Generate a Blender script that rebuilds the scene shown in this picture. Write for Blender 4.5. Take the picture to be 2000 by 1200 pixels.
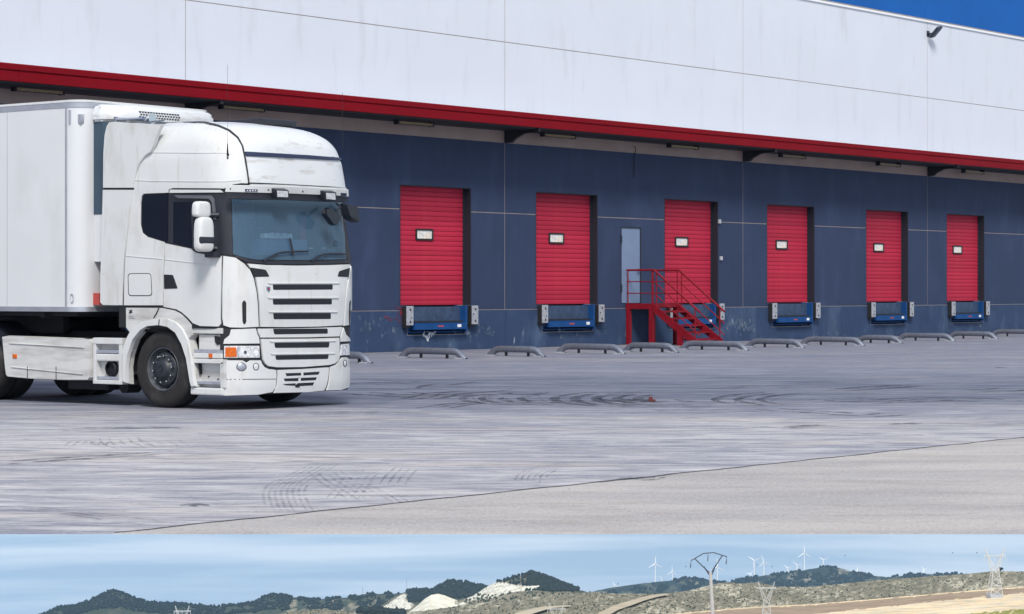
import bpy, bmesh, math, random
from mathutils import Vector, Matrix
from mathutils.bvhtree import BVHTree
random.seed(7)
R = math.radians
for o in list(bpy.data.objects): bpy.data.objects.remove(o)
SC = bpy.context.scene
COL = SC.collection
FPX, HZ, CZ = 4500.0, 567.0, 1.56          # focal length and horizon in photo pixels, eye height in metres

# ------------------------------------------------------------------ camera
cd = bpy.data.cameras.new('camera'); cam = bpy.data.objects.new('camera', cd); COL.objects.link(cam)
cam.location = (0, 0, CZ); cam.rotation_euler = (R(90), 0, 0)
cd.sensor_fit = 'HORIZONTAL'; cd.sensor_width = 36.0; cd.lens = 36.0*FPX/2000.0
cd.shift_y = -(600.0-HZ)/2000.0
cd.clip_start = 0.5; cd.clip_end = 30000
SC.camera = cam

# ------------------------------------------------------------------ world and sun
SUN_EL, SUN_AZ = 47.0, 172.0                # the sun stands behind the camera
w = bpy.data.worlds.new('World'); SC.world = w; w.use_nodes = True
nt = w.node_tree; N = nt.nodes; Lk = nt.links
N.clear()
wo = N.new('ShaderNodeOutputWorld'); bg = N.new('ShaderNodeBackground')
sky = N.new('ShaderNodeTexSky'); sky.sky_type = 'NISHITA'; sky.sun_disc = False
sky.sun_elevation = R(SUN_EL); sky.sun_rotation = R(SUN_AZ); sky.air_density = 1.0; sky.dust_density = 1.5; sky.ozone_density = 1.6
tc = N.new('ShaderNodeTexCoord'); sep = N.new('ShaderNodeSeparateXYZ'); ab = N.new('ShaderNodeMath'); ab.operation = 'ABSOLUTE'
ad = N.new('ShaderNodeMath'); ad.operation = 'ADD'; ad.inputs[1].default_value = 0.03
cmb = N.new('ShaderNodeCombineXYZ')
Lk.new(tc.outputs['Generated'], sep.inputs[0]); Lk.new(sep.outputs[2], ab.inputs[0]); Lk.new(ab.outputs[0], ad.inputs[0])
Lk.new(sep.outputs[0], cmb.inputs[0]); Lk.new(sep.outputs[1], cmb.inputs[1]); Lk.new(ad.outputs[0], cmb.inputs[2])
Lk.new(cmb.outputs[0], sky.inputs[0])
mp = N.new('ShaderNodeMapping'); mp.inputs['Scale'].default_value = (5, 5, 95); mp.inputs['Rotation'].default_value = (0, R(4), 0)
cn = N.new('ShaderNodeTexNoise'); cn.inputs['Scale'].default_value = 1.0; cn.inputs['Detail'].default_value = 5; cn.inputs['Roughness'].default_value = .55
cr = N.new('ShaderNodeValToRGB'); cr.color_ramp.elements[0].position = .40; cr.color_ramp.elements[1].position = .64
cr.color_ramp.elements[0].color = (3.4/10, 4.15/10, 5.0/10, 1); cr.color_ramp.elements[1].color = (6.4/10, 6.7/10, 6.9/10, 1)
vs = N.new('ShaderNodeVectorMath'); vs.operation = 'SCALE'; vs.inputs['Scale'].default_value = 10.0; Lk.new(cr.outputs[0], vs.inputs[0])
mx = N.new('ShaderNodeMixRGB'); mx.inputs[0].default_value = .8          # thin high cloud veils most of the sky
Lk.new(tc.outputs['Generated'], mp.inputs[0]); Lk.new(mp.outputs[0], cn.inputs[0]); Lk.new(cn.outputs[0], cr.inputs[0])
Lk.new(vs.outputs[0], mx.inputs[2]); Lk.new(sky.outputs[0], mx.inputs[1])
Lk.new(mx.outputs[0], bg.inputs[0]); bg.inputs[1].default_value = 0.092
Lk.new(bg.outputs[0], wo.inputs[0])
sd = bpy.data.lights.new('sun', 'SUN'); sun = bpy.data.objects.new('sun', sd); COL.objects.link(sun)
sd.energy = 2.1; sd.angle = R(14); sd.color = (1, .955, .90)
az = R(SUN_AZ)                                # direction towards the sun, measured from +Y clockwise
sdir = Vector((math.sin(az)*math.cos(R(SUN_EL)), math.cos(az)*math.cos(R(SUN_EL)), math.sin(R(SUN_EL))))
sun.rotation_euler = sdir.to_track_quat('Z', 'Y').to_euler()
sun.location = (0, -20, 60)
SC.view_settings.view_transform = 'Standard'; SC.view_settings.look = 'None'
SC.view_settings.exposure = 0.63; SC.view_settings.gamma = 1.0
SC.render.engine = 'CYCLES'
SC.cycles.volume_bounces = 1; SC.cycles.max_bounces = 8

# ------------------------------------------------------------------ materials
def mat(name, col, rough=.6, metal=0, spec=.5, noise=None, bump=None, coat=0, mix=None):
    """noise=(scale,amount[,(sx,sy,sz)]) value variation; mix=(colour,scale,lo,hi,(sx,sy,sz)) second colour in patches; bump=(scale,strength)"""
    m = bpy.data.materials.new(name); m.use_nodes = True
    n = m.node_tree.nodes; l = m.node_tree.links; b = n['Principled BSDF']
    b.inputs['Roughness'].default_value = rough; b.inputs['Metallic'].default_value = metal
    b.inputs['Specular IOR Level'].default_value = spec; b.inputs['Coat Weight'].default_value = coat
    b.inputs['Base Color'].default_value = (*col, 1)
    t = n.new('ShaderNodeTexCoord')
    rgb = n.new('ShaderNodeRGB'); rgb.outputs[0].default_value = (*col, 1); cur = rgb.outputs[0]
    def nz(sc, st=None, det=6, rgh=.6):
        q = n.new('ShaderNodeTexNoise'); q.inputs['Scale'].default_value = sc; q.inputs['Detail'].default_value = det; q.inputs['Roughness'].default_value = rgh
        if st:
            mm = n.new('ShaderNodeMapping'); mm.inputs['Scale'].default_value = st; l.new(t.outputs['Object'], mm.inputs[0]); l.new(mm.outputs[0], q.inputs[0])
        else: l.new(t.outputs['Object'], q.inputs[0])
        return q.outputs[0]
    for mi in ([mix] if mix and not isinstance(mix, list) else (mix or [])):
        q = nz(mi[1], mi[4] if len(mi) > 4 else None)
        r = n.new('ShaderNodeMapRange'); r.inputs[1].default_value = mi[2]; r.inputs[2].default_value = mi[3]; l.new(q, r.inputs[0])
        k = n.new('ShaderNodeMixRGB'); k.inputs[2].default_value = (*mi[0], 1); l.new(r.outputs[0], k.inputs[0]); l.new(cur, k.inputs[1]); cur = k.outputs[0]
    if noise:
        q = nz(noise[0], noise[2] if len(noise) > 2 else None)
        r = n.new('ShaderNodeMapRange'); r.inputs[1].default_value = .25; r.inputs[2].default_value = .75; r.inputs[3].default_value = 1-noise[1]; r.inputs[4].default_value = 1+noise[1]; l.new(q, r.inputs[0])
        v = n.new('ShaderNodeVectorMath'); v.operation = 'SCALE'; l.new(cur, v.inputs[0]); l.new(r.outputs[0], v.inputs['Scale']); cur = v.outputs[0]
    l.new(cur, b.inputs['Base Color'])
    if bump:
        q = nz(bump[0]); bb = n.new('ShaderNodeBump'); bb.inputs['Strength'].default_value = bump[1]; bb.inputs['Distance'].default_value = bump[2] if len(bump) > 2 else .02
        l.new(q, bb.inputs['Height']); l.new(bb.outputs[0], b.inputs['Normal'])
    return m

M = {}
M['wall_white'] = mat('white_wall_paint', (.66, .69, .76), .7, noise=(.35, .035), mix=[((.55, .57, .62), 2.2, .55, .85, (1, 1, .2)), ((.60, .62, .66), 1.6, .66, .80, (3, 3, .22))], bump=(60, .15, .01))
M['wall_grey'] = mat('blue_grey_wall_paint', (.034, .050, .104), .75, spec=.2, noise=(.5, .14), mix=[((.050, .072, .14), 1.4, .5, .8, (1, 1, .3)), ((.3, .34, .4), 3.3, .735, .80, (1, 1, .5))], bump=(90, .35, .02))
M['plinth'] = mat('scuffed_plinth_paint', (.032, .058, .125), .7, spec=.25, noise=(1.2, .2), mix=[((.065, .105, .18), 1.1, .5, .7, (1, 1, .5)), ((.36, .42, .5), 2.6, .66, .76, (1.6, 1.6, .5)), ((.02, .025, .035), 5.0, .68, .74)], bump=(30, .5, .03))
M['sealant'] = mat('joint_sealant', (.30, .26, .24), .8, noise=(2, .2))
M['sealant_dark'] = mat('dark_joint_sealant', (.12, .10, .13), .8, noise=(2, .3))
M['raw_concrete'] = mat('raw_concrete', (.33, .255, .235), .85, noise=(1.3, .14), bump=(50, .3, .02))
M['canopy_red'] = mat('dark_red_canopy_paint', (.19, .002, .008), .6, spec=.10, noise=(.6, .10, (1, 1, 1)), bump=(12, .08, .01))
M['steel_dark'] = mat('dark_steel', (.012, .012, .016), .6)
M['cladding'] = mat('blue_metal_cladding', (.010, .11, .40), .6, spec=.12, noise=(.4, .1), metal=0)
M['trim_white'] = mat('white_trim', (.85, .86, .88), .4)
M['door_red'] = mat('red_door_slat_paint', (.43, .022, .055), .6, spec=.18, noise=(.8, .10, (1, 1, .4)), mix=((.52, .04, .06), 1.2, .55, .85, (1, 1, .3)))
M['rubber'] = mat('black_rubber', (.014, .014, .016), .75, noise=(30, .25), bump=(80, .3, .005))
M['reveal'] = mat('black_reveal_paint', (.012, .014, .024), .7)
M['pane'] = mat('frosted_pane', (.72, .72, .72), .12, noise=(9, .35), mix=((.75, .62, .48), 4, .45, .7))
M['door_grey'] = mat('pale_blue_grey_door', (.17, .23, .36), .5, noise=(1.5, .08))
M['leveller_blue'] = mat('blue_leveller_paint', (.008, .062, .21), .6, spec=.2, noise=(3, .2), mix=((.02, .04, .1), 6, .6, .75))
M['leveller_deck'] = mat('grimy_dark_blue_steel', (.035, .065, .13), .6, noise=(6, .35), mix=((.012, .02, .04), 4, .5, .8))
M['bumper_steel'] = mat('worn_galvanised_steel', (.42, .43, .47), .45, metal=.3, noise=(14, .25), mix=((.10, .04, .03), 11, .60, .72))
M['red_steel'] = mat('red_painted_steel', (.22, .006, .016), .55, spec=.2, noise=(3, .2))
M['galv'] = mat('galvanised_pipe', (.20, .22, .27), .42, metal=.5, noise=(3, .35), mix=((.11, .09, .09), 5, .55, .75), bump=(40, .2, .01))
M['conc_foot'] = mat('pale_concrete_foot', (.42, .44, .48), .85, noise=(10, .2))
M['sticker'] = mat('white_sticker', (.8, .8, .8), .5)
M['label_red'] = mat('red_label', (.45, .06, .05), .5)
M['lamp_body'] = mat('lamp_housing', (.016, .03, .045), .35)
M['fixture'] = mat('yellowed_fixture', (.28, .21, .12), .5, noise=(20, .3))
M['truck_white'] = mat('white_truck_paint', (.66, .665, .665), .42, spec=.5, coat=.1, noise=(1.1, .035), mix=[((.52, .51, .48), 2.6, .52, .80, (1, 1, .5)), ((.22, .20, .17), 8, .68, .80, (.5, .5, 1.8)), ((.48, .46, .42), 3.5, .60, .78, (3, 3, .3))])
M['truck_dirty'] = mat('dirty_white_truck_paint', (.62, .62, .61), .45, noise=(2.5, .10, (1, 1, 1)), mix=[((.36, .34, .33), 3.0, .47, .78, (.35, 1, 2.4)), ((.13, .11, .10), 11, .70, .82, (1, 1, .35))])
M['roof_paint'] = mat('scuffed_roof_paint', (.66, .675, .70), .38, coat=.15, noise=(1.5, .04), mix=[((.42, .39, .36), 2.4, .56, .74, (1, 1, 3.4)), ((.14, .13, .12), 5, .66, .76, (.6, .6, 5))])
M['seam'] = mat('black_seam_rubber', (.015, .016, .02), .6)
M['black_plastic'] = mat('black_plastic', (.018, .020, .030), .42, noise=(8, .2))
M['grille_black'] = mat('black_grille_mesh', (.010, .011, .016), .6, noise=(160, .5))
M['gloss_black'] = mat('dark_side_glass', (.010, .013, .022), .08, spec=.6)
M['dark_band'] = mat('dark_visor_strip', (.016, .024, .07), .5)
M['chrome'] = mat('chrome', (.75, .77, .8), .12, metal=1)
M['lamp_lens'] = mat('lamp_lens', (.78, .78, .80), .15, metal=.2, noise=(25, .35))
M['amber'] = mat('amber_lens', (.62, .12, .008), .2, noise=(30, .3))
M['alu'] = mat('aluminium_rail', (.48, .50, .56), .35, metal=.6, noise=(4, .15))
M['trailer_white'] = mat('ribless_white_trailer_panel', (.66, .67, .69), .35, coat=.2, noise=(.9, .04), mix=((.52, .52, .53), 2.0, .52, .85, (.4, .4, .2)))
M['reefer_dark'] = mat('blue_grey_unit_panel', (.035, .065, .10), .45, noise=(2, .2))
M['tyre'] = mat('tyre_rubber', (.017, .016, .017), .8, noise=(9, .3), mix=((.05, .045, .045), 4, .5, .8), bump=(60, .2, .005))
M['hub'] = mat('dark_hub', (.020, .024, .034), .5, noise=(12, .3))
M['rim'] = mat('grimy_rim_steel', (.13, .14, .165), .5, metal=.4, noise=(8, .35))
M['chassis'] = mat('chassis_black', (.010, .010, .013), .7, noise=(5, .4))
M['step_grey'] = mat('step_grey_plate', (.30, .32, .38), .5, noise=(12, .25))
M['interior'] = mat('cab_interior', (.20, .24, .26), .8, noise=(4, .25))
M['cloth'] = mat('pale_cloth', (.75, .78, .75), .9)
M['red_cloth'] = mat('red_pennant', (.4, .05, .07), .8)
M['smoke'] = mat('smoky_plastic', (.12, .12, .14), .3)
M['tar'] = mat('tar_joint', (.06, .06, .075), .9, noise=(4, .5), bump=(20, .6, .02))
M['turbine'] = mat('turbine_white', (.95, .95, .95), .6)
M['pylon'] = mat('pylon_pale_steel', (.62, .63, .62), .6)
M['pole_conc'] = mat('pole_concrete', (.50, .46, .42), .8, noise=(2, .1))
M['pole_steel'] = mat('pole_dark_steel', (.07, .085, .11), .6)
M['bird'] = mat('dark_feathers', (.02, .02, .04), .8)
M['leaf'] = mat('dark_pine_foliage', (.012, .022, .020), .9, noise=(.6, .4))
M['leaf2'] = mat('olive_foliage', (.045, .055, .028), .9, noise=(.6, .4))
M['litter'] = mat('litter_red', (.12, .02, .02), .6)

_m = M['door_red']; _n = _m.node_tree.nodes; _l = _m.node_tree.links; _b = _n['Principled BSDF']; _s = _b.inputs['Base Color'].links[0].from_socket
_oi = _n.new('ShaderNodeObjectInfo'); _r = _n.new('ShaderNodeMapRange'); _r.inputs[3].default_value = .90; _r.inputs[4].default_value = 1.10; _v = _n.new('ShaderNodeVectorMath'); _v.operation = 'SCALE'
_l.new(_oi.outputs['Random'], _r.inputs[0]); _l.new(_s, _v.inputs[0]); _l.new(_r.outputs[0], _v.inputs['Scale']); _l.new(_v.outputs[0], _b.inputs['Base Color'])
def glass_mat():
    m = bpy.data.materials.new('tinted_sky_toned_windscreen'); m.use_nodes = True; n = m.node_tree.nodes; l = m.node_tree.links
    b = n['Principled BSDF']; b.inputs['Base Color'].default_value = (.10, .19, .29, 1); b.inputs['Roughness'].default_value = .06; b.inputs['Specular IOR Level'].default_value = .7  # diffuse base colour stands in for sky reflected in the glass
    tr = n.new('ShaderNodeBsdfTransparent'); tr.inputs[0].default_value = (.58, .72, .84, 1)
    mx = n.new('ShaderNodeMixShader'); mx.inputs[0].default_value = .48
    l.new(b.outputs[0], mx.inputs[1]); l.new(tr.outputs[0], mx.inputs[2]); l.new(mx.outputs[0], n['Material Output'].inputs[0]); return m
M['glass'] = glass_mat()

def attr_mat(name, grain=1.0):
    m = bpy.data.materials.new(name); m.use_nodes = True; n = m.node_tree.nodes; l = m.node_tree.links; b = n['Principled BSDF']
    a = n.new('ShaderNodeAttribute'); a.attribute_name = 'albedo'; t = n.new('ShaderNodeTexCoord')
    q = n.new('ShaderNodeTexNoise'); q.inputs['Scale'].default_value = .09*grain; q.inputs['Detail'].default_value = 6; q.inputs['Roughness'].default_value = .75
    r = n.new('ShaderNodeMapRange'); r.inputs[1].default_value = .3; r.inputs[2].default_value = .7; r.inputs[3].default_value = .62; r.inputs[4].default_value = 1.38
    v = n.new('ShaderNodeVectorMath'); v.operation = 'SCALE'
    l.new(t.outputs['Object'], q.inputs[0]); l.new(q.outputs[0], r.inputs[0]); l.new(a.outputs['Color'], v.inputs[0]); l.new(r.outputs[0], v.inputs['Scale'])
    l.new(v.outputs[0], b.inputs['Base Color']); b.inputs['Roughness'].default_value = .95; b.inputs['Specular IOR Level'].default_value = .1
    return m
M['terrain'] = attr_mat('hill_ground')

def ground_mat(name, near):
    m = bpy.data.materials.new(name); m.use_nodes = True; n = m.node_tree.nodes; l = m.node_tree.links; b = n['Principled BSDF']
    t = n.new('ShaderNodeTexCoord')
    def nz(sc, st, det=8, rg=.6, dist=0, rot=0, off=0):
        mm = n.new('ShaderNodeMapping'); mm.inputs['Scale'].default_value = st; mm.inputs['Rotation'].default_value = (0, 0, R(rot)); mm.inputs['Location'].default_value = (off, off*.7, 0)
        q = n.new('ShaderNodeTexNoise'); q.inputs['Scale'].default_value = sc; q.inputs['Detail'].default_value = det; q.inputs['Roughness'].default_value = rg; q.inputs['Distortion'].default_value = dist
        l.new(t.outputs['Object'], mm.inputs[0]); l.new(mm.outputs[0], q.inputs[0]); return q.outputs[0]
    def rng(s, a, c, lo=0, hi=1):
        r = n.new('ShaderNodeMapRange'); r.inputs[1].default_value = a; r.inputs[2].default_value = c; r.inputs[3].default_value = lo; r.inputs[4].default_value = hi; l.new(s, r.inputs[0]); return r.outputs[0]
    def mixc(f, a, c):
        k = n.new('ShaderNodeMixRGB')
        if isinstance(f, float): k.inputs[0].default_value = f
        else: l.new(f, k.inputs[0])
        for i, s in ((1, a), (2, c)):
            if isinstance(s, tuple): k.inputs[i].default_value = (*s, 1)
            else: l.new(s, k.inputs[i])
        return k.outputs[0]
    def mul(a, c):
        k = n.new('ShaderNodeMath'); k.operation = 'MULTIPLY'; l.new(a, k.inputs[0])
        if isinstance(c, float): k.inputs[1].default_value = c
        else: l.new(c, k.inputs[1])
        return k.outputs[0]
    if near:
        c = mixc(rng(nz(.8, (.35, 1.0, 1), 6), .42, .6), (.47, .44, .425), (.375, .355, .36))
        c = mixc(mul(rng(nz(1.6, (.4, 1.2, 1), 6, .65, .5, 4, 4), .52, .62), .5), c, (.32, .285, .275))
        c = mixc(mul(rng(nz(30, (1, .28, 1), 3, .85), .55, .64), .5), c, (.25, .21, .19))
        c = mixc(mul(rng(nz(36, (1, .28, 1), 3, .85, off=9), .56, .64), .45), c, (.66, .63, .60))
        c = mixc(mul(rng(nz(7, (1, .4, 1), 5, .8, off=14), .60, .68), .5), c, (.30, .26, .25))
        bs, bst = 55, .55
    else:
        # rubber soiling near the docks fades out towards the camera side
        sp = n.new('ShaderNodeSeparateXYZ'); l.new(t.outputs['Object'], sp.inputs[0])
        k = n.new('ShaderNodeMath'); k.operation = 'MULTIPLY_ADD'; k.inputs[1].default_value = 22.0; l.new(nz(.09, (1, 1.6, 1), 5, .6, 1.0), k.inputs[0]); l.new(sp.outputs[1], k.inputs[2])
        far = rng(k.outputs[0], 35, 47)
        c = mixc(far, (.405, .388, .415), (.175, .19, .245))
        # broad worn patches, a stained belt of rubber across the middle, then tyre streaks of several sizes
        c = mixc(mul(rng(nz(.30, (.5, 1.2, 1), 7, .62, 1.0), .46, .62), .55), c, (.22, .23, .295))
        c = mixc(mul(rng(nz(.42, (.4, 1.0, 1), 6, .6, .7, 8, 17), .50, .66), .5), c, (.56, .53, .52))
        k2 = n.new('ShaderNodeMath'); k2.operation = 'MULTIPLY_ADD'; k2.inputs[1].default_value = 9.0; l.new(nz(.12, (.6, 2.0, 1), 4, .6, 1.5, 0, 3), k2.inputs[0]); l.new(sp.outputs[1], k2.inputs[2])
        belt = mul(rng(k2.outputs[0], 34.5, 37.5), rng(k2.outputs[0], 49, 43))
        c = mixc(mul(belt, mul(rng(nz(.9, (.22, 1.2, 1), 8, .7, 3.0, 2, 41), .46, .58), .8)), c, (.05, .06, .10))
        c = mixc(mul(rng(nz(.6, (.35, 1.1, 1), 5, .6, 1.0, -4, 61), .50, .62), .5), c, (.53, .45, .38))
        c = mixc(mul(rng(nz(1.1, (.30, 1.2, 1), 8, .66, 3.0, 7), .46, .59), .62), c, (.15, .155, .21))
        c = mixc(mul(rng(nz(1.4, (.30, 1.3, 1), 8, .66, 2.6, -9, 5), .50, .60), .5), c, (.62, .60, .61))
        c = mixc(mul(rng(nz(3.4, (.22, 1.0, 1), 6, .7, 2.4, -6, 11), .53, .62), .42), c, (.10, .11, .16))
        c = mixc(mul(rng(nz(5.0, (.14, .9, 1), 5, .7, 1.2, 6, 31), .52, .62), .32), c, (.15, .16, .21))
        c = mixc(mul(rng(nz(6.0, (.14, .8, 1), 5, .7, 1.0, -3, 37), .54, .64), .3), c, (.66, .64, .64))
        c = mixc(mul(rng(nz(9, (1, .35, 1), 4, .8, 0, 0, 51), .60, .68), .45), c, (.14, .14, .17))
        c = mixc(mul(rng(nz(22, (1, .3, 1), 3, .9, 0, 0, 57), .58, .68), .35), c, (.62, .60, .60))
        c = mixc(mul(far, .5), c, (.13, .145, .20))
        c = mixc(mul(belt, .42), c, (.115, .135, .20))
        c = mixc(mul(belt, mul(rng(nz(.9, (.22, 1.2, 1), 8, .7, 3.0, 2, 41), .47, .56), .6)), c, (.05, .06, .10))
        bs, bst = 40, .25
    l.new(c, b.inputs['Base Color']); b.inputs['Roughness'].default_value = .82 if near else .72
    b.inputs['Specular IOR Level'].default_value = .35
    bb = n.new('ShaderNodeBump'); bb.inputs['Strength'].default_value = bst; bb.inputs['Distance'].default_value = .012
    l.new(nz(bs, (1, 1, 1), 4, .8), bb.inputs['Height']); l.new(bb.outputs[0], b.inputs['Normal'])
    return m
M['yard'] = ground_mat('tyre_streaked_concrete', False)
M['apron'] = ground_mat('coarse_pale_asphalt', True)

def mark_mat(name, col, lo, hi, mx_a):
    m = bpy.data.materials.new(name); m.use_nodes = True; n = m.node_tree.nodes; l = m.node_tree.links; b = n['Principled BSDF']
    b.inputs['Base Color'].default_value = (*col, 1); b.inputs['Roughness'].default_value = .8
    t = n.new('ShaderNodeTexCoord'); q = n.new('ShaderNodeTexNoise'); q.inputs['Scale'].default_value = 3.5; q.inputs['Detail'].default_value = 6; q.inputs['Roughness'].default_value = .75
    r = n.new('ShaderNodeMapRange'); r.inputs[1].default_value = lo; r.inputs[2].default_value = hi; r.inputs[3].default_value = 0; r.inputs[4].default_value = mx_a
    l.new(t.outputs['Object'], q.inputs[0]); l.new(q.outputs[0], r.inputs[0]); l.new(r.outputs[0], b.inputs['Alpha']); return m
M['skid'] = mark_mat('faint_tyre_rubber', (.11, .115, .14), .42, .64, .36)
M['skid_dark'] = mark_mat('dark_tyre_rubber', (.03, .035, .055), .40, .60, .75)
M['splash'] = mark_mat('white_paint_splash', (.75, .78, .85), .42, .52, .95)
M['splash_red'] = mark_mat('red_paint_splash', (.22, .02, .04), .46, .56, .9)

# ------------------------------------------------------------------ helpers
def link(o): COL.objects.link(o); return o
def thing(name, label, cat, loc=(0, 0, 0), rz=0, group=None):
    o = link(bpy.data.objects.new(name, None)); o.location = loc; o.rotation_euler = (0, 0, rz)
    o['label'] = label; o['category'] = cat
    if group: o['group'] = group
    return o
def tag(o, label=None, cat=None, group=None, kind=None):
    if label: o['label'] = label
    if cat: o['category'] = cat
    if group: o['group'] = group
    if kind: o['kind'] = kind
    return o
def obj(name, bm, m, parent=None, smooth=None, loc=None, rot=None):
    me = bm if isinstance(bm, bpy.types.Mesh) else None
    if me is None:
        me = bpy.data.meshes.new(name); bm.to_mesh(me); bm.free()
        if smooth:
            me.polygons.foreach_set('use_smooth', [True]*len(me.polygons)); me.set_sharp_from_angle(angle=R(smooth))
    if not me.materials: me.materials.append(M[m] if isinstance(m, str) else m)
    o = link(bpy.data.objects.new(name, me))
    if parent: o.parent = parent
    if loc: o.location = loc
    if rot: o.rotation_euler = rot
    return o
def dup(o, parent=None):
    c = o.copy(); link(c)
    if parent: c.parent = parent
    for ch in [x for x in bpy.data.objects if x.parent == o and x != c]: dup(ch, c)
    return c
def add_box(bm, x0, x1, y0, y1, z0, z1, bev=0):
    vs = [bm.verts.new((x, y, z)) for z in (z0, z1) for y in (y0, y1) for x in (x0, x1)]
    fs = [bm.faces.new([vs[i] for i in f]) for f in ((0, 2, 3, 1), (4, 5, 7, 6), (0, 1, 5, 4), (2, 6, 7, 3), (0, 4, 6, 2), (1, 3, 7, 5))]
    if bev:
        es = list({e for f in fs for e in f.edges})
        bmesh.ops.bevel(bm, geom=es, offset=bev, segments=2, affect='EDGES', profile=.6)
    return bm
def box(x0, x1, y0, y1, z0, z1, bev=0): return add_box(bmesh.new(), x0, x1, y0, y1, z0, z1, bev)
def add_bar(bm, a, b, r, seg=6, r2=None, cap=True):
    a, b = Vector(a), Vector(b); d = (b-a); q = d.to_track_quat('Z', 'Y'); r2 = r if r2 is None else r2
    A = [bm.verts.new(a+q @ Vector((r*math.cos(2*math.pi*(i+.5)/seg), r*math.sin(2*math.pi*(i+.5)/seg), 0))) for i in range(seg)]
    B = [bm.verts.new(b+q @ Vector((r2*math.cos(2*math.pi*(i+.5)/seg), r2*math.sin(2*math.pi*(i+.5)/seg), 0))) for i in range(seg)]
    for i in range(seg): bm.faces.new((A[i], A[(i+1) % seg], B[(i+1) % seg], B[i]))
    if cap: bm.faces.new(A[::-1]); bm.faces.new(B)
    return bm
def add_tube(bm, pts, r, seg=10, cap=True):
    pts = [Vector(p) for p in pts]; rings = []
    for i, p in enumerate(pts):
        d = (pts[min(i+1, len(pts)-1)]-pts[max(i-1, 0)]).normalized()
        up = Vector((0, 0, 1)) if abs(d.z) < .95 else Vector((1, 0, 0))
        s = d.cross(up).normalized(); u = s.cross(d); rr = r[i] if isinstance(r, (list, tuple)) else r
        rings.append([bm.verts.new(p+s*rr*math.cos(2*math.pi*k/seg)+u*rr*math.sin(2*math.pi*k/seg)) for k in range(seg)])
    for A, B in zip(rings, rings[1:]):
        for k in range(seg): bm.faces.new((A[k], A[(k+1) % seg], B[(k+1) % seg], B[k]))
    if cap: bm.faces.new(rings[0][::-1]); bm.faces.new(rings[-1])
    bmesh.ops.recalc_face_normals(bm, faces=bm.faces)
    return bm
def add_lathe(bm, prof, seg=40, axis='Y', cen=(0, 0, 0)):
    """profile of (radius, offset along axis)"""
    cen = Vector(cen); rings = []
    for r, h in prof:
        ring = []
        for k in range(seg):
            a = 2*math.pi*k/seg; c, s = r*math.cos(a), r*math.sin(a)
            v = Vector((c, h, s)) if axis == 'Y' else (Vector((c, s, h)) if axis == 'Z' else Vector((h, c, s)))
            ring.append(bm.verts.new(cen+v))
        rings.append(ring)
    for A, B in zip(rings, rings[1:]):
        for k in range(seg): bm.faces.new((A[k], A[(k+1) % seg], B[(k+1) % seg], B[k]))
    if prof[0][0] < .02: bm.faces.new(rings[0])
    if prof[-1][0] < .02: bm.faces.new(rings[-1][::-1])
    bmesh.ops.remove_doubles(bm, verts=bm.verts, dist=1e-5)
    bmesh.ops.recalc_face_normals(bm, faces=bm.faces)
    return bm
def fillet(poly, r, n=4):
    out = []; N_ = len(poly)
    for i in range(N_):
        p = Vector(poly[i]); a = Vector(poly[i-1])-p; b = Vector(poly[(i+1) % N_])-p
        rr = min(r, a.length*.45, b.length*.45); A = p+a.normalized()*rr; B = p+b.normalized()*rr
        for k in range(n+1):
            t = k/n; out.append(tuple(A*(1-t)**2+p*2*t*(1-t)+B*t*t))
    return out
def at(px, py, Y): return Vector(((px-1000)/FPX*Y, Y, CZ+(HZ-py)/FPX*Y))
def gnd(px, py, z=0):
    Y = (CZ-z)*FPX/(py-HZ); return Vector(((px-1000)/FPX*Y, Y, z))

# ------------------------------------------------------------------ the yard: a deck with a thin lip at its near edge
WA = math.atan2(3650, FPX)                                  # wall direction, from +Y towards +X
ALONG = Vector((math.sin(WA), math.cos(WA), 0)); OUT = Vector((math.cos(WA), -math.sin(WA), 0))
Y0W = 1/(4.425e-6*(4650-986)); W0 = Vector(((986-1000)/FPX*Y0W, Y0W, 0))
def WP(s, d, z): return W0+ALONG*s+OUT*d+Vector((0, 0, z))
def swall(px, d=0.0):                                       # distance along the wall seen at pixel column px on the plane d
    u = (px-1000)/FPX; ax, ay = W0.x+OUT.x*d, W0.y+OUT.y*d
    return (u*ay-ax)/(ALONG.x-u*ALONG.y)
def zwall(px, py, d=0.0):
    p = WP(swall(px, d), d, 0); return CZ+(HZ-py)/FPX*p.y
YE = CZ*FPX/(1042-HZ)                                       # near edge of the deck
J0 = Vector((0, 17.87, 0)); JD = Vector((5.42, 6.53, 0)).normalized()
def jx(y): return J0.x+(y-J0.y)*JD.x/JD.y
XL, XR, YF = -75.0, 100.0, 170.0
yj = J0.y+(XR-J0.x)*JD.y/JD.x
def prism(top, depth):
    bm = bmesh.new(); T = [bm.verts.new(p) for p in top]; B = [bm.verts.new((p[0], p[1], p[2]-dd)) for p, dd in zip(top, depth)]
    bm.faces.new(T); bm.faces.new(B[::-1])
    for i in range(len(top)):
        j = (i+1) % len(top); bm.faces.new((T[i], B[i], B[j], T[j]))
    bmesh.ops.recalc_face_normals(bm, faces=bm.faces); return bm
def dep(y): return .005+min(.45, (y-YE)*.025)
yard_pts = [(XL, YE, 0), (jx(YE)-.003, YE, 0), (XR, yj+.003, 0), (XR, YF, 0), (XL, YF, 0)]
tag(obj('yard_pavement', prism(yard_pts, [dep(p[1]) for p in yard_pts]), 'yard'), kind='structure')
ap_pts = [(jx(YE)+.003, YE, 0), (XR, YE, 0), (XR, yj-.003, 0)]
tag(obj('asphalt_apron', prism(ap_pts, [dep(p[1]) for p in ap_pts]), 'apron'), kind='structure')
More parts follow.
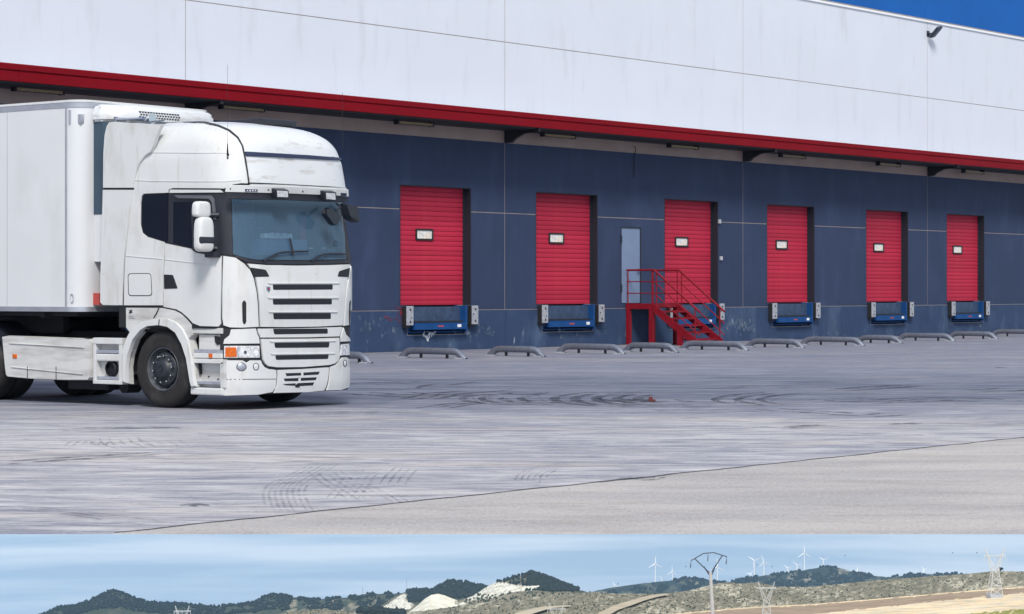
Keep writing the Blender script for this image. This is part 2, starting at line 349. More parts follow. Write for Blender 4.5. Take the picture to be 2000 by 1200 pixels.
# tar joint between the two surfaces, a slightly wandering proud bead
bm = bmesh.new(); prev = None
for i in range(260):
    y = YE+.02+(46-YE)*i/259; c = Vector((jx(y), y, 0)); nrm = Vector((JD.y, -JD.x, 0)); off = .012*math.sin(i*.9)+random.uniform(-.012, .012)
    hw = .009+random.uniform(-.004, .010)*(1 if i % 5 else 2)
    if 32 < i < 40: hw *= 2.2
    a = bm.verts.new(c+nrm*(off-hw)+Vector((0, 0, .002))); m_ = bm.verts.new(c+nrm*off+Vector((0, 0, .006))); b = bm.verts.new(c+nrm*(off+hw)+Vector((0, 0, .002)))
    if prev: bm.faces.new((prev[0], a, m_, prev[1])); bm.faces.new((prev[1], m_, b, prev[2]))
    prev = (a, m_, b)
tag(obj('tar_joint', bm, 'tar'), kind='structure')
# tyre marks: bundles of rubber ribs lying on the concrete
def spline(pts, n=14):
    P = [Vector(p) for p in pts]; P = [P[0]*2-P[1]]+P+[P[-1]*2-P[-2]]; out = []
    for i in range(1, len(P)-2):
        for k in range(n):
            t = k/n; out.append(.5*((2*P[i])+(-P[i-1]+P[i+1])*t+(2*P[i-1]-5*P[i]+4*P[i+1]-P[i+2])*t*t+(-P[i-1]+3*P[i]-3*P[i+1]+P[i+2])*t**3))
    out.append(P[-2]); return out
def ribs(bm, pxs, n, sp, wd, z=.004):
    C = spline([gnd(*p) for p in pxs])
    for k in range(n):
        off = (k-(n-1)/2)*sp; prev = None; i0 = random.randint(0, len(C)//5); i1 = len(C)-random.randint(0, len(C)//5)
        for i in range(i0, i1):
            d = (C[min(i+1, len(C)-1)]-C[max(i-1, 0)]).normalized(); s = Vector((d.y, -d.x, 0)); f = (i-i0)/max(1, i1-i0-1); h = wd*math.sin(math.pi*min(max(f, .06), .94))**.5
            a = bm.verts.new(C[i]+s*(off-h)+Vector((0, 0, z))); b = bm.verts.new(C[i]+s*(off+h)+Vector((0, 0, z)))
            if prev: bm.faces.new((prev[0], prev[1], b, a))
            prev = (a, b)
bm = bmesh.new()
for pxs, n, sp, wd in [
    ([(572, 1004), (560, 985), (555, 960), (572, 942), (615, 930)], 8, .045, .012),
    ([(640, 920), (665, 940), (700, 960), (745, 988)], 6, .07, .014), ([(560, 948), (600, 925), (640, 905)], 5, .06, .012),
    ([(668, 975), (690, 950), (705, 930), (740, 915)], 5, .06, .012), ([(765, 950), (778, 930), (800, 910)], 4, .07, .014),
    ([(770, 968), (795, 985)], 4, .06, .012), ([(1035, 945), (1040, 930), (1060, 918), (1080, 915)], 6, .05, .013),
    ([(165, 872), (180, 862), (215, 858)], 6, .08, .018), ([(222, 855), (232, 868), (265, 878)], 6, .10, .018), ([(300, 860), (330, 875)], 5, .12, .018),
    ([(430, 845), (480, 855)], 5, .12, .018), ([(0, 990), (120, 1000), (240, 1015), (340, 1028)], 3, .10, .03), ([(500, 953), (560, 944), (630, 932)], 1, .1, .014),
    ([(1030, 782), (1060, 790), (1120, 792), (1200, 780)], 5, .22, .03), ([(985, 770), (1000, 786), (1060, 796)], 5, .24, .03), ([(1450, 790), (1470, 778), (1560, 765)], 4, .25, .03),
    ([(1160, 795), (1150, 785), (1190, 775), (1260, 772)], 5, .25, .03), ([(1170, 800), (1300, 806), (1460, 800), (1600, 806)], 4, .3, .05)]:
    ribs(bm, pxs, n, sp, wd)
tag(obj('tyre_marks', bm, 'skid'), label='faint curved tyre scuffs on the pale concrete', kind='stuff')
bm = bmesh.new()
for pxs, n, sp, wd in [
    ([(812, 760), (835, 753), (880, 752), (935, 746)], 1, .3, .10), ([(800, 782), (840, 776), (870, 768)], 3, .25, .06), ([(980, 768), (1030, 771), (1072, 767)], 1, .3, .12),
    ([(1205, 778), (1240, 784), (1282, 782)], 3, .3, .10), ([(1320, 781), (1345, 785), (1362, 784)], 1, .3, .08), ([(1375, 757), (1440, 757), (1510, 755)], 2, .5, .07),
    ([(1590, 762), (1650, 762), (1740, 756), (1800, 752)], 2, .5, .09), ([(1720, 755), (1790, 752)], 1, .5, .12), ([(1885, 764), (1950, 763), (2000, 758)], 2, .6, .08),
    ([(1530, 836), (1570, 833), (1620, 830)], 2, .12, .04), ([(1738, 828), (1760, 829), (1800, 827)], 2, .12, .05), ([(1930, 718), (1980, 719)], 1, .5, .15),
    ([(1225, 938), (1250, 936), (1270, 932)], 4, .09, .035), ([(1000, 772), (960, 778), (985, 786), (1060, 787), (1130, 782)], 4, .28, .07), ([(1290, 772), (1210, 770), (1165, 778), (1190, 788), (1280, 792), (1400, 790)], 5, .30, .08), ([(1560, 766), (1480, 772), (1440, 782), (1500, 794)], 3, .32, .06), ([(700, 765), (800, 772), (900, 770), (1000, 762)], 3, .5, .10), ([(690, 752), (780, 748), (880, 747)], 2, .5, .09), ([(1600, 778), (1720, 784), (1850, 780), (1990, 786)], 3, .4, .07), ([(830, 800), (900, 790), (960, 786)], 3, .2, .05), ([(560, 812), (700, 806), (860, 812)], 2, .3, .04), ([(100, 842), (260, 836), (420, 842)], 2, .25, .04), ([(1500, 800), (1600, 806), (1700, 812), (1760, 808)], 2, .4, .06), ([(0, 906), (80, 900), (200, 893), (330, 885)], 2, .25, .05),
    ([(360, 990), (380, 987), (400, 991)], 2, .1, .03)]:
    ribs(bm, pxs, n, sp, wd, .006)
tag(obj('tyre_marks', bm, 'skid_dark'), label='short dark tyre marks scattered over the yard concrete', kind='stuff')

# ------------------------------------------------------------------ warehouse (local x along the wall, local -y outwards)
wh = thing('warehouse', 'long warehouse with white upper panels, blue-grey lower wall and red loading doors', 'warehouse', W0, math.pi/2-WA)
def holed(name, s0, s1, z0, z1, holes, d, th, m, parent, g=.012):
    """rectangular wall panel with openings; front at y=-d, thickness th"""
    s0, s1, z0, z1 = s0+g, s1-g, z0+g, z1-g
    hs = [h for h in holes if h[0] < s1 and h[1] > s0 and h[2] < z1 and h[3] > z0]
    xs = sorted({s0, s1}|{v for h in hs for v in (h[0], h[1]) if s0 < v < s1}); zs = sorted({z0, z1}|{v for h in hs for v in (h[2], h[3]) if z0 < v < z1})
    solid = {(i, j) for i in range(len(xs)-1) for j in range(len(zs)-1) if not any(h[0] < (xs[i]+xs[i+1])/2 < h[1] and h[2] < (zs[j]+zs[j+1])/2 < h[3] for h in hs)}
    if not solid: return None
    left_ = set(solid); out = None
    while left_:
        comp = set(); st_ = [left_.pop()]
        while st_:
            c_ = st_.pop(); comp.add(c_)
            for di, dj in ((1, 0), (-1, 0), (0, 1), (0, -1)):
                q = (c_[0]+di, c_[1]+dj)
                if q in left_: left_.remove(q); st_.append(q)
        bm = bmesh.new(); cache = {}
        def V(x, y, z):
            k = (round(x, 4), round(y, 4), round(z, 4))
            if k not in cache: cache[k] = bm.verts.new((x, y, z))
            return cache[k]
        yf, yb = -d, -d+th
        for i, j in comp:
            x0, x1, a, b = xs[i], xs[i+1], zs[j], zs[j+1]
            bm.faces.new((V(x0, yf, a), V(x1, yf, a), V(x1, yf, b), V(x0, yf, b))); bm.faces.new((V(x0, yb, b), V(x1, yb, b), V(x1, yb, a), V(x0, yb, a)))
            for (di, dj, q) in ((-1, 0, ((x0, a), (x0, b))), (1, 0, ((x1, b), (x1, a))), (0, -1, ((x1, a), (x0, a))), (0, 1, ((x0, b), (x1, b)))):
                if (i+di, j+dj) not in comp:
                    (p, q1), (r_, q2) = q; bm.faces.new((V(p, yf, q1), V(r_, yf, q2), V(r_, yb, q2), V(p, yb, q1)))
        bmesh.ops.recalc_face_normals(bm, faces=bm.faces)
        out = obj(name, bm, m, parent)
    return out
SPAN = 11.55; S0, S1 = -4*SPAN, 5*SPAN
DOORS = [-15.75, -10.20, -4.21, 1.33, 7.38, 12.89, 18.94, 24.46]; DW, DZ0, DZ1 = 2.81, 1.17, 4.24
holes = [(s, s+DW, DZ0, DZ1) for s in DOORS]+[(5.24, 6.22, DZ0, 3.37)]
pits = [(s+.30, s+.30+2.2, .42, DZ0) for s in DOORS]
ZP, ZM, ZC, ZT_, ZJ, ZB = 1.04, 3.62, 5.51, 5.95, 8.20, 10.83
holed('wall_core', S0, S1, 0, ZB+.1, [(a-.001, b+.001, c-.001, e+.001) for a, b, c, e in holes+pits], -.006, .30, 'sealant', wh, 0)
for k in range(-4, 5):
    a, b = k*SPAN, (k+1)*SPAN
    holed('plinth_panel', a, b, 0, ZP, holes+pits, 0.015, .05, 'plinth', wh, .008)
    holed('lower_wall_panel', a, b, ZP, ZM, holes+pits, 0, .035, 'wall_grey', wh)
    holed('lower_wall_panel', a, b, ZM, ZC, holes, 0, .035, 'wall_grey', wh)
    holed('concrete_strip', a, b, ZC, ZT_, [], 0.012, .045, 'raw_concrete', wh, .004)
    holed('upper_wall_panel', a, b, ZT_, ZJ, [], 0, .035, 'wall_white', wh, .011)
    holed('upper_wall_panel', a, b, ZJ, ZB, [], 0, .035, 'wall_white', wh, .011)
    holed('blue_cladding', a, b, ZB, 15.2, [], -.06, .05, 'cladding', wh, .006)
obj('cladding_trim', box(S0, S1, -.04, .05, ZB-.02, ZB+.045), 'trim_white', wh)
obj('parapet_cap', box(S0, S1, -.05, .3, 15.2, 15.3), 'trim_white', wh)
obj('building_body', box(S0, S1, .35, 30, 0.02, 15.15), 'reveal', wh)
# canopy
can = obj('canopy', box(S0, S1, -1.16, -.0135, zwall(986, 256.3), zwall(986, 256.3)+.1), 'steel_dark', wh)
bm = bmesh.new()
zt, zb = zwall(986, 215.8, 1.235), zwall(986, 243.5, 1.235)
prof = [(-1.17, zb), (-1.235, zb), (-1.235, zb+.185), (-1.205, zb+.20), (-1.205, zb+.225), (-1.235, zb+.24), (-1.235, zt-.02), (-1.22, zt), (-.9, zt+.0), (-.9, zt-.03), (-1.17, zt-.04)]
for a in [S0+i*SPAN/2 for i in range(18)]:
    A = [bm.verts.new((a+.003, y, z)) for y, z in prof]; B = [bm.verts.new((a+SPAN/2-.003, y, z)) for y, z in prof]
    for i in range(len(prof)): bm.faces.new((A[i], B[i], B[(i+1) % len(prof)], A[(i+1) % len(prof)]))
    bm.faces.new(A[::-1]); bm.faces.new(B)
bmesh.ops.recalc_face_normals(bm, faces=bm.faces)
obj('fascia_board', bm, 'canopy_red', can)
obj('top_flashing', box(S0, S1, -.9, -.001, zt-.02, zt+.015), 'step_grey', can)
bk = None
for k in range(-4, 6):
    if bk is None:
        bm = bmesh.new(); pr = [(0, 5.50), (-.22, 5.50), (-.34, 5.60), (-.62, 5.72), (-1.16, 5.76), (-1.16, 5.85), (0, 5.85)]
        for x in (-.055, .055):
            vs = [bm.verts.new((x, y, z)) for y, z in pr]; bm.faces.new(vs)
        bm.verts.ensure_lookup_table(); n_ = len(pr)
        for i in range(n_): bm.faces.new((bm.verts[i], bm.verts[(i+1) % n_], bm.verts[n_+(i+1) % n_], bm.verts[n_+i]))
        bmesh.ops.recalc_face_normals(bm, faces=bm.faces); bk = obj('bracket', bm, 'steel_dark', can); bk.location = (k*SPAN, -.03, 0)
    else: c = bk.copy(); link(c); c.location = (k*SPAN, -.03, 0)
# dock doors: slats, pane, frame
NS = 24; slat_me = None
def slat_mesh():
    h = (DZ1-DZ0)/NS; bm = bmesh.new(); pr = [(0, .003), (-.018, .010), (-.022, h*.5), (-.018, h-.018), (-.006, h-.006), (0, h-.003)]
    A = [bm.verts.new((.03, y, z)) for y, z in pr]; B = [bm.verts.new((DW-.03, y, z)) for y, z in pr]
    for i in range(len(pr)): bm.faces.new((A[i], B[i], B[(i+1) % len(pr)], A[(i+1) % len(pr)]))
    bm.faces.new(A[::-1]); bm.faces.new(B); bmesh.ops.recalc_face_normals(bm, faces=bm.faces)
    me = bpy.data.meshes.new('slat'); bm.to_mesh(me); bm.free(); me.materials.append(M['door_red']); return me
slat_me = slat_mesh(); INS = .24
ref_door = None
frame_me = None
for i, s in enumerate(DOORS):
    rp = 'second' 
    d = obj('dock_door', box(s, s+DW, INS, INS+.05, DZ0, DZ1), 'door_red', wh)
    for k in range(NS):
        o = obj('slat', slat_me, 'door_red', d); o.location = (s, INS, DZ0+k*(DZ1-DZ0)/NS)
    wx, wz = s+DW*.30, DZ0+(DZ1-DZ0)*.545
    if frame_me is None:
        bm = bmesh.new(); W_, H_ = .68, .30; outer = fillet([(0, 0), (W_, 0), (W_, H_), (0, H_)], .05); inner = fillet([(.045, .045), (W_-.045, .045), (W_-.045, H_-.045), (.045, H_-.045)], .03)
        n_ = len(outer); O0 = [bm.verts.new((x, 0, z)) for x, z in outer]; O1 = [bm.verts.new((x, -.03, z)) for x, z in outer]; I1 = [bm.verts.new((x, -.03, z)) for x, z in inner]; I0 = [bm.verts.new((x, -.002, z)) for x, z in inner]
        for q in range(n_):
            r_ = (q+1) % n_
            bm.faces.new((O0[q], O0[r_], O1[r_], O1[q])); bm.faces.new((O1[q], O1[r_], I1[r_], I1[q])); bm.faces.new((I1[q], I1[r_], I0[r_], I0[q]))
        bmesh.ops.recalc_face_normals(bm, faces=bm.faces); frame_me = bpy.data.meshes.new('window_frame'); bm.to_mesh(frame_me); bm.free(); frame_me.materials.append(M['rubber'])
        pane_me = bpy.data.meshes.new('window_pane'); bm = box(.03, W_-.03, -.012, 0, .03, H_-.03); bm.to_mesh(pane_me); bm.free(); pane_me.materials.append(M['pane'])
    o = obj('window_frame', frame_me, 'rubber', d); o.location = (wx, INS-.02, wz)
    o = obj('window_pane', pane_me, 'pane', d); o.location = (wx, INS-.02, wz)
    bm = bmesh.new(); add_box(bm, s+DW-.028, s+DW+.004, .0, INS+.05, DZ0, DZ1); add_box(bm, s-.004, s+.028, .0, INS+.05, DZ0, DZ1); add_box(bm, s+.03, s+DW-.03, .0, INS+.05, DZ1-.02, DZ1+.004)
    for z in (0,): add_box(bm, s+DW-.09, s+DW-.03, INS-.05, INS, DZ0, DZ1-.02)
    obj('door_reveal', bm, 'reveal', wh)
pd = obj('side_door', box(5.27, 6.19, .02, .06, DZ0+.02, 3.34, .004), 'door_grey', wh)
obj('door_frame', (lambda b: (add_box(b, 5.24, 5.268, -.004, .08, DZ0, 3.37), add_box(b, 6.192, 6.22, -.004, .08, DZ0, 3.37), add_box(b, 5.268, 6.192, -.004, .08, 3.342, 3.37), b)[3])(bmesh.new()), 'reveal', pd)
bm = bmesh.new(); add_box(bm, 6.06, 6.11, -.06, .019, 2.12, 2.17); add_box(bm, 5.96, 6.10, -.075, -.05, 2.135, 2.155); obj('handle', bm, 'rubber', pd)
bm = bmesh.new()
for z in (1.5, 2.9): add_box(bm, 5.22, 5.262, -.03, -.005, z, z+.22)
obj('hinge', bm, 'reveal', pd)
# thin pipe hanging from the concrete strip, small boxes on the wall
sp_ = swall(1237); bm = bmesh.new(); add_tube(bm, [(sp_, -.02, 5.66), (sp_, -.07, 5.68), (sp_+.01, -.08, 5.6), (sp_+.02, -.03, 5.45), (sp_+.02, -.02, 4.8)], .012, 6); obj('drain_pipe', bm, 'steel_dark', wh)
for px, py in ((1404, 433), (1407, 505)):
    s_ = swall(px); z_ = zwall(px, py); obj('switch_box', box(s_-.05, s_+.05, -.06, .0, z_-.06, z_+.06, .01), 'conc_foot', wh)
sbm = bmesh.new()
def splat(bm, px, py, w_, h_, n):
    for _ in range(n):
        s_, z_ = swall(px)+random.gauss(0, w_), zwall(px, py)+random.gauss(0, h_); r_ = random.uniform(.015, .06); k = 7
        bm.faces.new([bm.verts.new((s_+r_*math.cos(2*math.pi*i/k)*random.uniform(.5, 1.2), -.021-random.random()*.002, z_+r_*1.4*math.sin(2*math.pi*i/k)*random.uniform(.5, 1.2))) for i in range(k)])
splat(sbm, 836, 655, .10, .03, 26); tag(obj('paint_splash', sbm, 'splash', wh), kind='stuff')
sbm = bmesh.new()
for px, py, w_, h_, n in ((1440, 634, .35, .10, 60), (1458, 640, .3, .08, 40), (1390, 652, .3, .06, 12), (1912, 634, .2, .1, 26), (930, 650, .5, .12, 30), (1110, 650, .8, .10, 24), (740, 640, .5, .12, 24), (1620, 655, .6, .06, 16)): splat(sbm, px, py, w_, h_, n)
tag(obj('paint_splash', sbm, mark_mat('chalky_scuffs', (.20, .25, .33), .42, .62, .5), wh), kind='stuff')
sbm = bmesh.new(); splat(sbm, 777, 618, .17, .10, 34); tag(obj('paint_splash', sbm, 'splash_red', wh), kind='stuff')

# dock levellers
def local_wh(name, label, cat, s, z=0, group=None, d=0): return thing(name, label, cat, WP(s, d, z), math.pi/2-WA, group)
lev_labels = ['blue dock leveller glimpsed under the trailer behind the truck chassis', 'blue dock leveller hidden behind the truck cab',
 'blue dock leveller under the red door nearest the truck, above the white splash', 'blue dock leveller under the second red door, left of the red stairs',
 'blue dock leveller partly hidden behind the red metal stairs', 'blue dock leveller under the red door just right of the stairs',
 'blue dock leveller under the second to last red door', 'blue dock leveller under the farthest red door on the right']
def make_leveller(label):
    t = local_wh('dock_leveller', label, 'dock leveller', 0, 0, 'blue dock levellers below the red doors')
    obj('deck_plate', (lambda b: (add_box(b, .33, 2.47, .04, .30, .74, 1.13), b)[1])(bmesh.new()), 'leveller_deck', t)
    bm = bmesh.new(); add_box(bm, .36, 2.40, -.20, -.02, .545, .70, .006); add_box(bm, .40, 2.36, -.17, .2, .705, .72); obj('lip', bm, 'leveller_blue', t)
    bm = bmesh.new(); add_box(bm, 2.41, 2.49, -.14, .28, .47, 1.155); add_box(bm, .31, .352, -.02, .28, .47, 1.155); add_box(bm, .36, 2.40, .0, .28, .46, .50); obj('side_frame', bm, 'leveller_blue', t)
    obj('hinge_bar', box(.42, 2.34, -.12, .03, .722, .765), 'steel_dark', t)
    bm = bmesh.new(); add_box(bm, .25, 2.55, -.022, .02, .40, .418); add_box(bm, .25, .268, -.022, .02, .418, .60); add_box(bm, 2.53, 2.55, -.022, .02, .418, .60); obj('pit_frame', bm, 'galv', t)
    obj('sticker', box(2.02, 2.17, -.204, -.2005, .60, .675), 'sticker', t); obj('nameplate', box(1.25, 1.47, -.204, -.2005, .615, .65), 'label_red', t)
    for x in (.05, 2.62):
        b = obj('bumper', box(x, x+.27, -.16, -.02, .66, 1.15, .012), 'rubber', t)
        bm = bmesh.new(); add_box(bm, x+.01, x+.265, -.185, -.162, .665, 1.155, .006); obj('face_plate', bm, 'bumper_steel', b)
        bm = bmesh.new()
        for zz in (.75, 1.06): add_lathe(bm, [(.001, -.188), (.032, -.188), (.032, -.18)], 10, 'Y', (x+.15, 0, zz))
        if x < 1: add_lathe(bm, [(.001, -.188), (.02, -.188), (.02, -.18)], 8, 'Y', (x+.19, 0, .86))
        else: add_lathe(bm, [(.001, -.188), (.026, -.188), (.026, -.18)], 8, 'Y', (x+.07, 0, .93))
        obj('bolt_hole', bm, 'steel_dark', b)
        obj('foot_bracket', box(x+.0, x+.2, -.13, -.02, .60, .657), 'steel_dark', b)
    return t
lev0 = make_leveller(lev_labels[0]); lev0.location = WP(DOORS[0], 0, 0)
for s, lb in list(zip(DOORS, lev_labels))[1:]:
    c = dup(lev0); c.location = WP(s, 0, 0); c['label'] = lb

# strip lights under the canopy
stl = [(28, 120, 'leftmost, above the trailer roof'), (432, 512, 'above the front of the truck roof'), (775, 842, 'above the first red door'), (1060, 1120, 'above the second red door'),
       (1307, 1360, 'above the third red door'), (1525, 1569, 'above the fourth red door'), (1715, 1755, 'above the fifth red door'), (1882, 1918, 'rightmost, above the last red door')]
for a, b, lb in stl:
    d_ = .45; sa, sb = swall(a, d_), swall(b, d_)
    t = local_wh('strip_light', 'yellowed strip light under the canopy, '+lb, 'strip light', (sa+sb)/2, zwall((a+b)/2, 242+(a+b-1617)*.0435, .45)-.035, 'strip lights under the canopy', d_); h_ = (sb-sa)/2
    bm = box(-h_, h_, -.07, .07, 0, .07, .01); obj('housing', bm, 'fixture', t)
    bm = bmesh.new(); add_box(bm, -h_-.03, -h_+.02, -.08, .08, -.012, .185); add_box(bm, h_-.02, h_+.03, -.08, .08, -.012, .185); add_box(bm, -h_, h_, -.085, -.075, -.014, .0); obj('end_bracket', bm, 'steel_dark', t)

# floodlight on the upper wall
sf = swall(1812); zf = zwall(1812, 66)
fl = local_wh('flood_light', 'dark floodlight on a short arm high on the white wall, just below the blue cladding', 'floodlight', sf, zf)
bm = bmesh.new(); add_tube(bm, [(0, 0, 0), (0, -.16, -.02), (0, -.24, .0)], .035, 8); add_box(bm, -.08, .08, -.03, 0, -.09, .09); obj('arm', bm, 'lamp_body', fl)
bm = box(-.17, .17, -.24, .24, -.05, .05, .03); o = obj('lamp_head', bm, 'lamp_body', fl, loc=(.06, -.28, .04), rot=(R(-42), R(-12), 0))
obj('lens', box(-.12, .12, -.18, .18, -.058, -.048), 'reefer_dark', fl, loc=(.06, -.28, .04), rot=(R(-42), R(-12), 0))

# ------------------------------------------------------------------ red stairs
st = local_wh('metal_staircase', 'red steel staircase and landing with handrails in front of the pale side door', 'staircase', 0)
sWL, sWR = swall(1222), swall(1271.5); D_ = .96; dk = 1.17; RUN = 1.54; nst = 6
bm = bmesh.new(); add_box(bm, sWL+.02, sWR-.02, -D_, -.02, dk-.03, dk); obj('platform', bm, 'steel_dark', st)
bm = bmesh.new(); add_box(bm, sWL-.02, sWL+.018, -D_, -.02, dk-.15, dk+.01); add_box(bm, sWR-.018, sWR+.02, -D_, -.02, dk-.13, dk+.01); add_box(bm, sWL, sWR, -D_-.02, -D_-.001, dk-.10, dk+.01); obj('edge_beam', bm, 'red_steel', st)
for x, y in ((sWL+.03, -.09), (sWL+.03, -D_+.07), (sWR-.03, -.09), (sWR-.03, -D_+.07)): obj('leg', box(x-.055, x+.055, y-.06, y+.06, 0, dk-.04), 'red_steel', st)
y0, y1 = -D_-.02, -D_-RUN
for x in (sWL, sWR):
    bm = bmesh.new(); pr = [(y0, dk-.24), (y0, dk), (y1, .16), (y1-.02, .0), (y1+.14, .0)]
    for xx in (x-.016, x+.016): bm.faces.new([bm.verts.new((xx, a, b)) for a, b in pr])
    bm.verts.ensure_lookup_table(); n_ = len(pr)
    for i in range(n_): bm.faces.new((bm.verts[i], bm.verts[(i+1) % n_], bm.verts[n_+(i+1) % n_], bm.verts[n_+i]))
    bmesh.ops.recalc_face_normals(bm, faces=bm.faces); obj('stringer', bm, 'red_steel', st)
ys_ = -D_-.94; obj('leg', box(sWL-.05, sWL+.05, ys_-.07, ys_+.07, 0, .52), 'red_steel', st)
for k in range(1, nst):
    z = dk-k*dk/nst; y = y0-(k-1)*RUN/nst
    bm = bmesh.new(); add_box(bm, sWL+.018, sWR-.018, y-.34, y-.30, z-.05, z); add_box(bm, sWL+.018, sWR-.018, y-.02, y+.02, z-.05, z)
    for xx in (sWL+.03, sWR-.06): add_box(bm, xx, xx+.03, y-.30, y-.02, z-.045, z-.004)
    t_ = obj('tread', bm, 'red_steel', st); obj('tread_grating', box(sWL+.06, sWR-.06, y-.298, y-.022, z-.03, z-.012), 'steel_dark', t_)
def rail(bm, a, b, r=.018): add_bar(bm, a, b, r, 8)
def railing(a, b):
    bm = bmesh.new(); A, B = Vector(a), Vector(b)
    for k, h in enumerate((.96, .63, .30)): rail(bm, A+Vector((0, 0, h)), B+Vector((0, 0, h)), .03 if k == 0 else .016)
    return bm
sl = lambda y: dk+(y+D_)*dk/RUN
for x in (sWL, sWR):
    obj('handrail', railing((x, -.04, dk), (x, -D_-.02, dk)), 'red_steel', st)
    obj('handrail', railing((x, -D_-.05, sl(-D_-.05)+.03), (x, y1-.06, sl(y1-.06)+.03)), 'red_steel', st)
    for y, zb_ in ((-.08, dk), (-D_+.03, dk), (-D_-.12, sl(-D_-.12)), (y1+.10, .02)):
        obj('post', add_bar(bmesh.new(), (x, y, zb_), (x, y, (dk if y > -D_ else sl(y))+.96), .018, 8), 'red_steel', st)

# ------------------------------------------------------------------ pipe wheel guides on the ground
gl = [(640, 728, 710, 'mostly hidden behind the truck bumper'), (776, 913, 701, 'first one right of the truck'), (951, 1064, 697, 'second one right of the truck'),
      (1087, 1219, 691.5, 'just left of the staircase'), (1218, 1322, 689, 'in front of the staircase landing'), (1330, 1457, 685, 'at the foot of the stairs'), (1460, 1566, 680, 'below the right side of the third leveller'),
      (1567, 1682, 675.5, 'below the fourth door, with a pale worn patch'), (1675, 1757, 671.5, 'left of the fifth leveller'), (1757, 1858, 667, 'right of the fifth leveller'), (1855, 1942, 663, 'below the last visible door'), (1940, 2030, 658.5, 'cut off by the right photo edge')]
for a, b, y_, lb in gl:
    m_ = gnd((a+b)/2, y_-1); L_ = (b-a)/FPX*m_.y/(OUT.x+.06*.63)*.5
    t = thing('wheel_guide', 'low bent steel pipe wheel guide, '+lb, 'wheel guide', m_, math.atan2(OUT.y, OUT.x), 'bent pipe wheel guides on the yard')
    e = .34; zc = .165; r_ = .078
    pts = [(-L_, 0, -.03), (-L_+.06, 0, .02), (-L_+e*.55, 0, zc-.045), (-L_+e*.8, 0, zc-.012), (-L_+e+.05, 0, zc), (L_-e-.05, 0, zc), (L_-e*.8, 0, zc-.012), (L_-e*.55, 0, zc-.045), (L_-.06, 0, .02), (L_, 0, -.03)]
    obj('pipe', add_tube(bmesh.new(), pts, r_, 14), 'galv', t, smooth=50)
    for x in (-L_*.35, L_*.45): obj('support_foot', box(x-.02, x+.02, -.03, .03, 0, zc-.05), 'steel_dark', t)
    for x in (-L_+.12, L_-.12): obj('footing', box(x-.13, x+.09, -.11, .11, -.001, .022, .008), 'conc_foot', t)
lt = gnd(1272, 785); bm = bmesh.new(); add_box(bm, -.035, .02, -.03, .03, 0, .07, .01); add_box(bm, .012, .06, -.03, .03, 0, .035, .01)
tag(obj('litter', bm, 'litter', loc=lt), label='small piece of dark red litter lying alone on the concrete', cat='litter')

# ================================================================== the truck (local x forward, y to its left, z up; x = 0 at the front axle)
TB = R(53); TF = Vector((math.sin(TB), -math.cos(TB), 0)); TL = Vector((math.cos(TB), math.sin(TB), 0))
Yw = CZ*FPX/230.0; TC = Vector(((320-1000)/FPX*Yw, Yw, 0))+TL*1.18; TRZ = math.atan2(TF.y, TF.x)
TM = Matrix.Translation(TC) @ Matrix.Rotation(TRZ, 4, 'Z'); TMI = TM.inverted()
EYE = TMI @ Vector((0, 0, CZ))
def tray(px, py): return (TMI.to_3x3() @ Vector(((px-1000)/FPX, 1, (HZ-py)/FPX))).normalized()
def on_side(px, py, y=-1.25):
    d = tray(px, py); t = (y-EYE.y)/d.y; return EYE+d*t
def on_front(px, py, x=1.42):
    d = tray(px, py); t = (x-EYE.x)/d.x; return EYE+d*t
def interp(x, X, Y):
    if x <= X[0]: return Y[0]
    for i in range(len(X)-1):
        if x <= X[i+1]:
            t = (x-X[i])/(X[i+1]-X[i]); return Y[i]+(Y[i+1]-Y[i])*t
    return Y[-1]
ZK = [.2, .3, .7, 1.1, 1.5, 1.95, 2.75, 2.95, 3.3, 3.5, 3.62, 3.72, 3.78, 3.82, 3.835]
FRK = [1.38, 1.40, 1.41, 1.42, 1.44, 1.42, 1.33, 1.38, 1.34, 1.29, 1.20, 1.03, .80, .45, .10]
WK = [1.25, 1.25, 1.25, 1.25, 1.25, 1.25, 1.22, 1.23, 1.22, 1.18, 1.12, 1.02, .90, .65, .30]
NK = [4.3, 4.3, 4.3, 4.3, 4.5, 4.5, 4.0, 3.8, 3.4, 3.1, 2.9, 2.7, 2.5, 2.3, 2.2]
def cr1(x, X, Y):                                # smooth interpolation of the tables
    e = .04; return (interp(x-e, X, Y)+2*interp(x, X, Y)+interp(x+e, X, Y))/4
def skinp(t, z, xr, off=0):
    """t in -1..1: 0 = middle of the front, -1 rear end of the right side, 1 rear end of the left side"""
    fr = cr1(z, ZK, FRK)+off; w_ = cr1(z, ZK, WK)+off; n = cr1(z, ZK, NK); rc = .78; xc = fr-rc
    s = 1 if t > 0 else -1; a = abs(t)
    if a > .6: return Vector((xc+(xr-xc)*(a-.6)/.4, s*w_, z))
    ph = math.pi/2*(1-a/.6)
    # even out the spacing of the superellipse
    c, si = math.cos(ph), math.sin(ph); k = (abs(c)**n+abs(si)**n)**(-1/n)
    return Vector((xc+rc*si*k, s*w_*c*k, z))
def skin(z0, z1, xr, nz_, nt_=60, off=0, top=False):
    bm = bmesh.new(); rows = []
    for j in range(nz_+1):
        z = z0+(z1-z0)*j/nz_; rows.append([bm.verts.new(skinp(-1+2*i/(2*nt_), z, xr, off)) for i in range(2*nt_+1)])
    for a, b in zip(rows, rows[1:]):
        for i in range(2*nt_): bm.faces.new((a[i], a[i+1], b[i+1], b[i]))
    return bm, rows
def bvh(bm): bm.normal_update(); return BVHTree.FromBMesh(bm)
tr = thing('tractor_truck', 'white high-roofed tractor truck with black-slotted grille parked in front of the warehouse', 'truck', TC, TRZ)

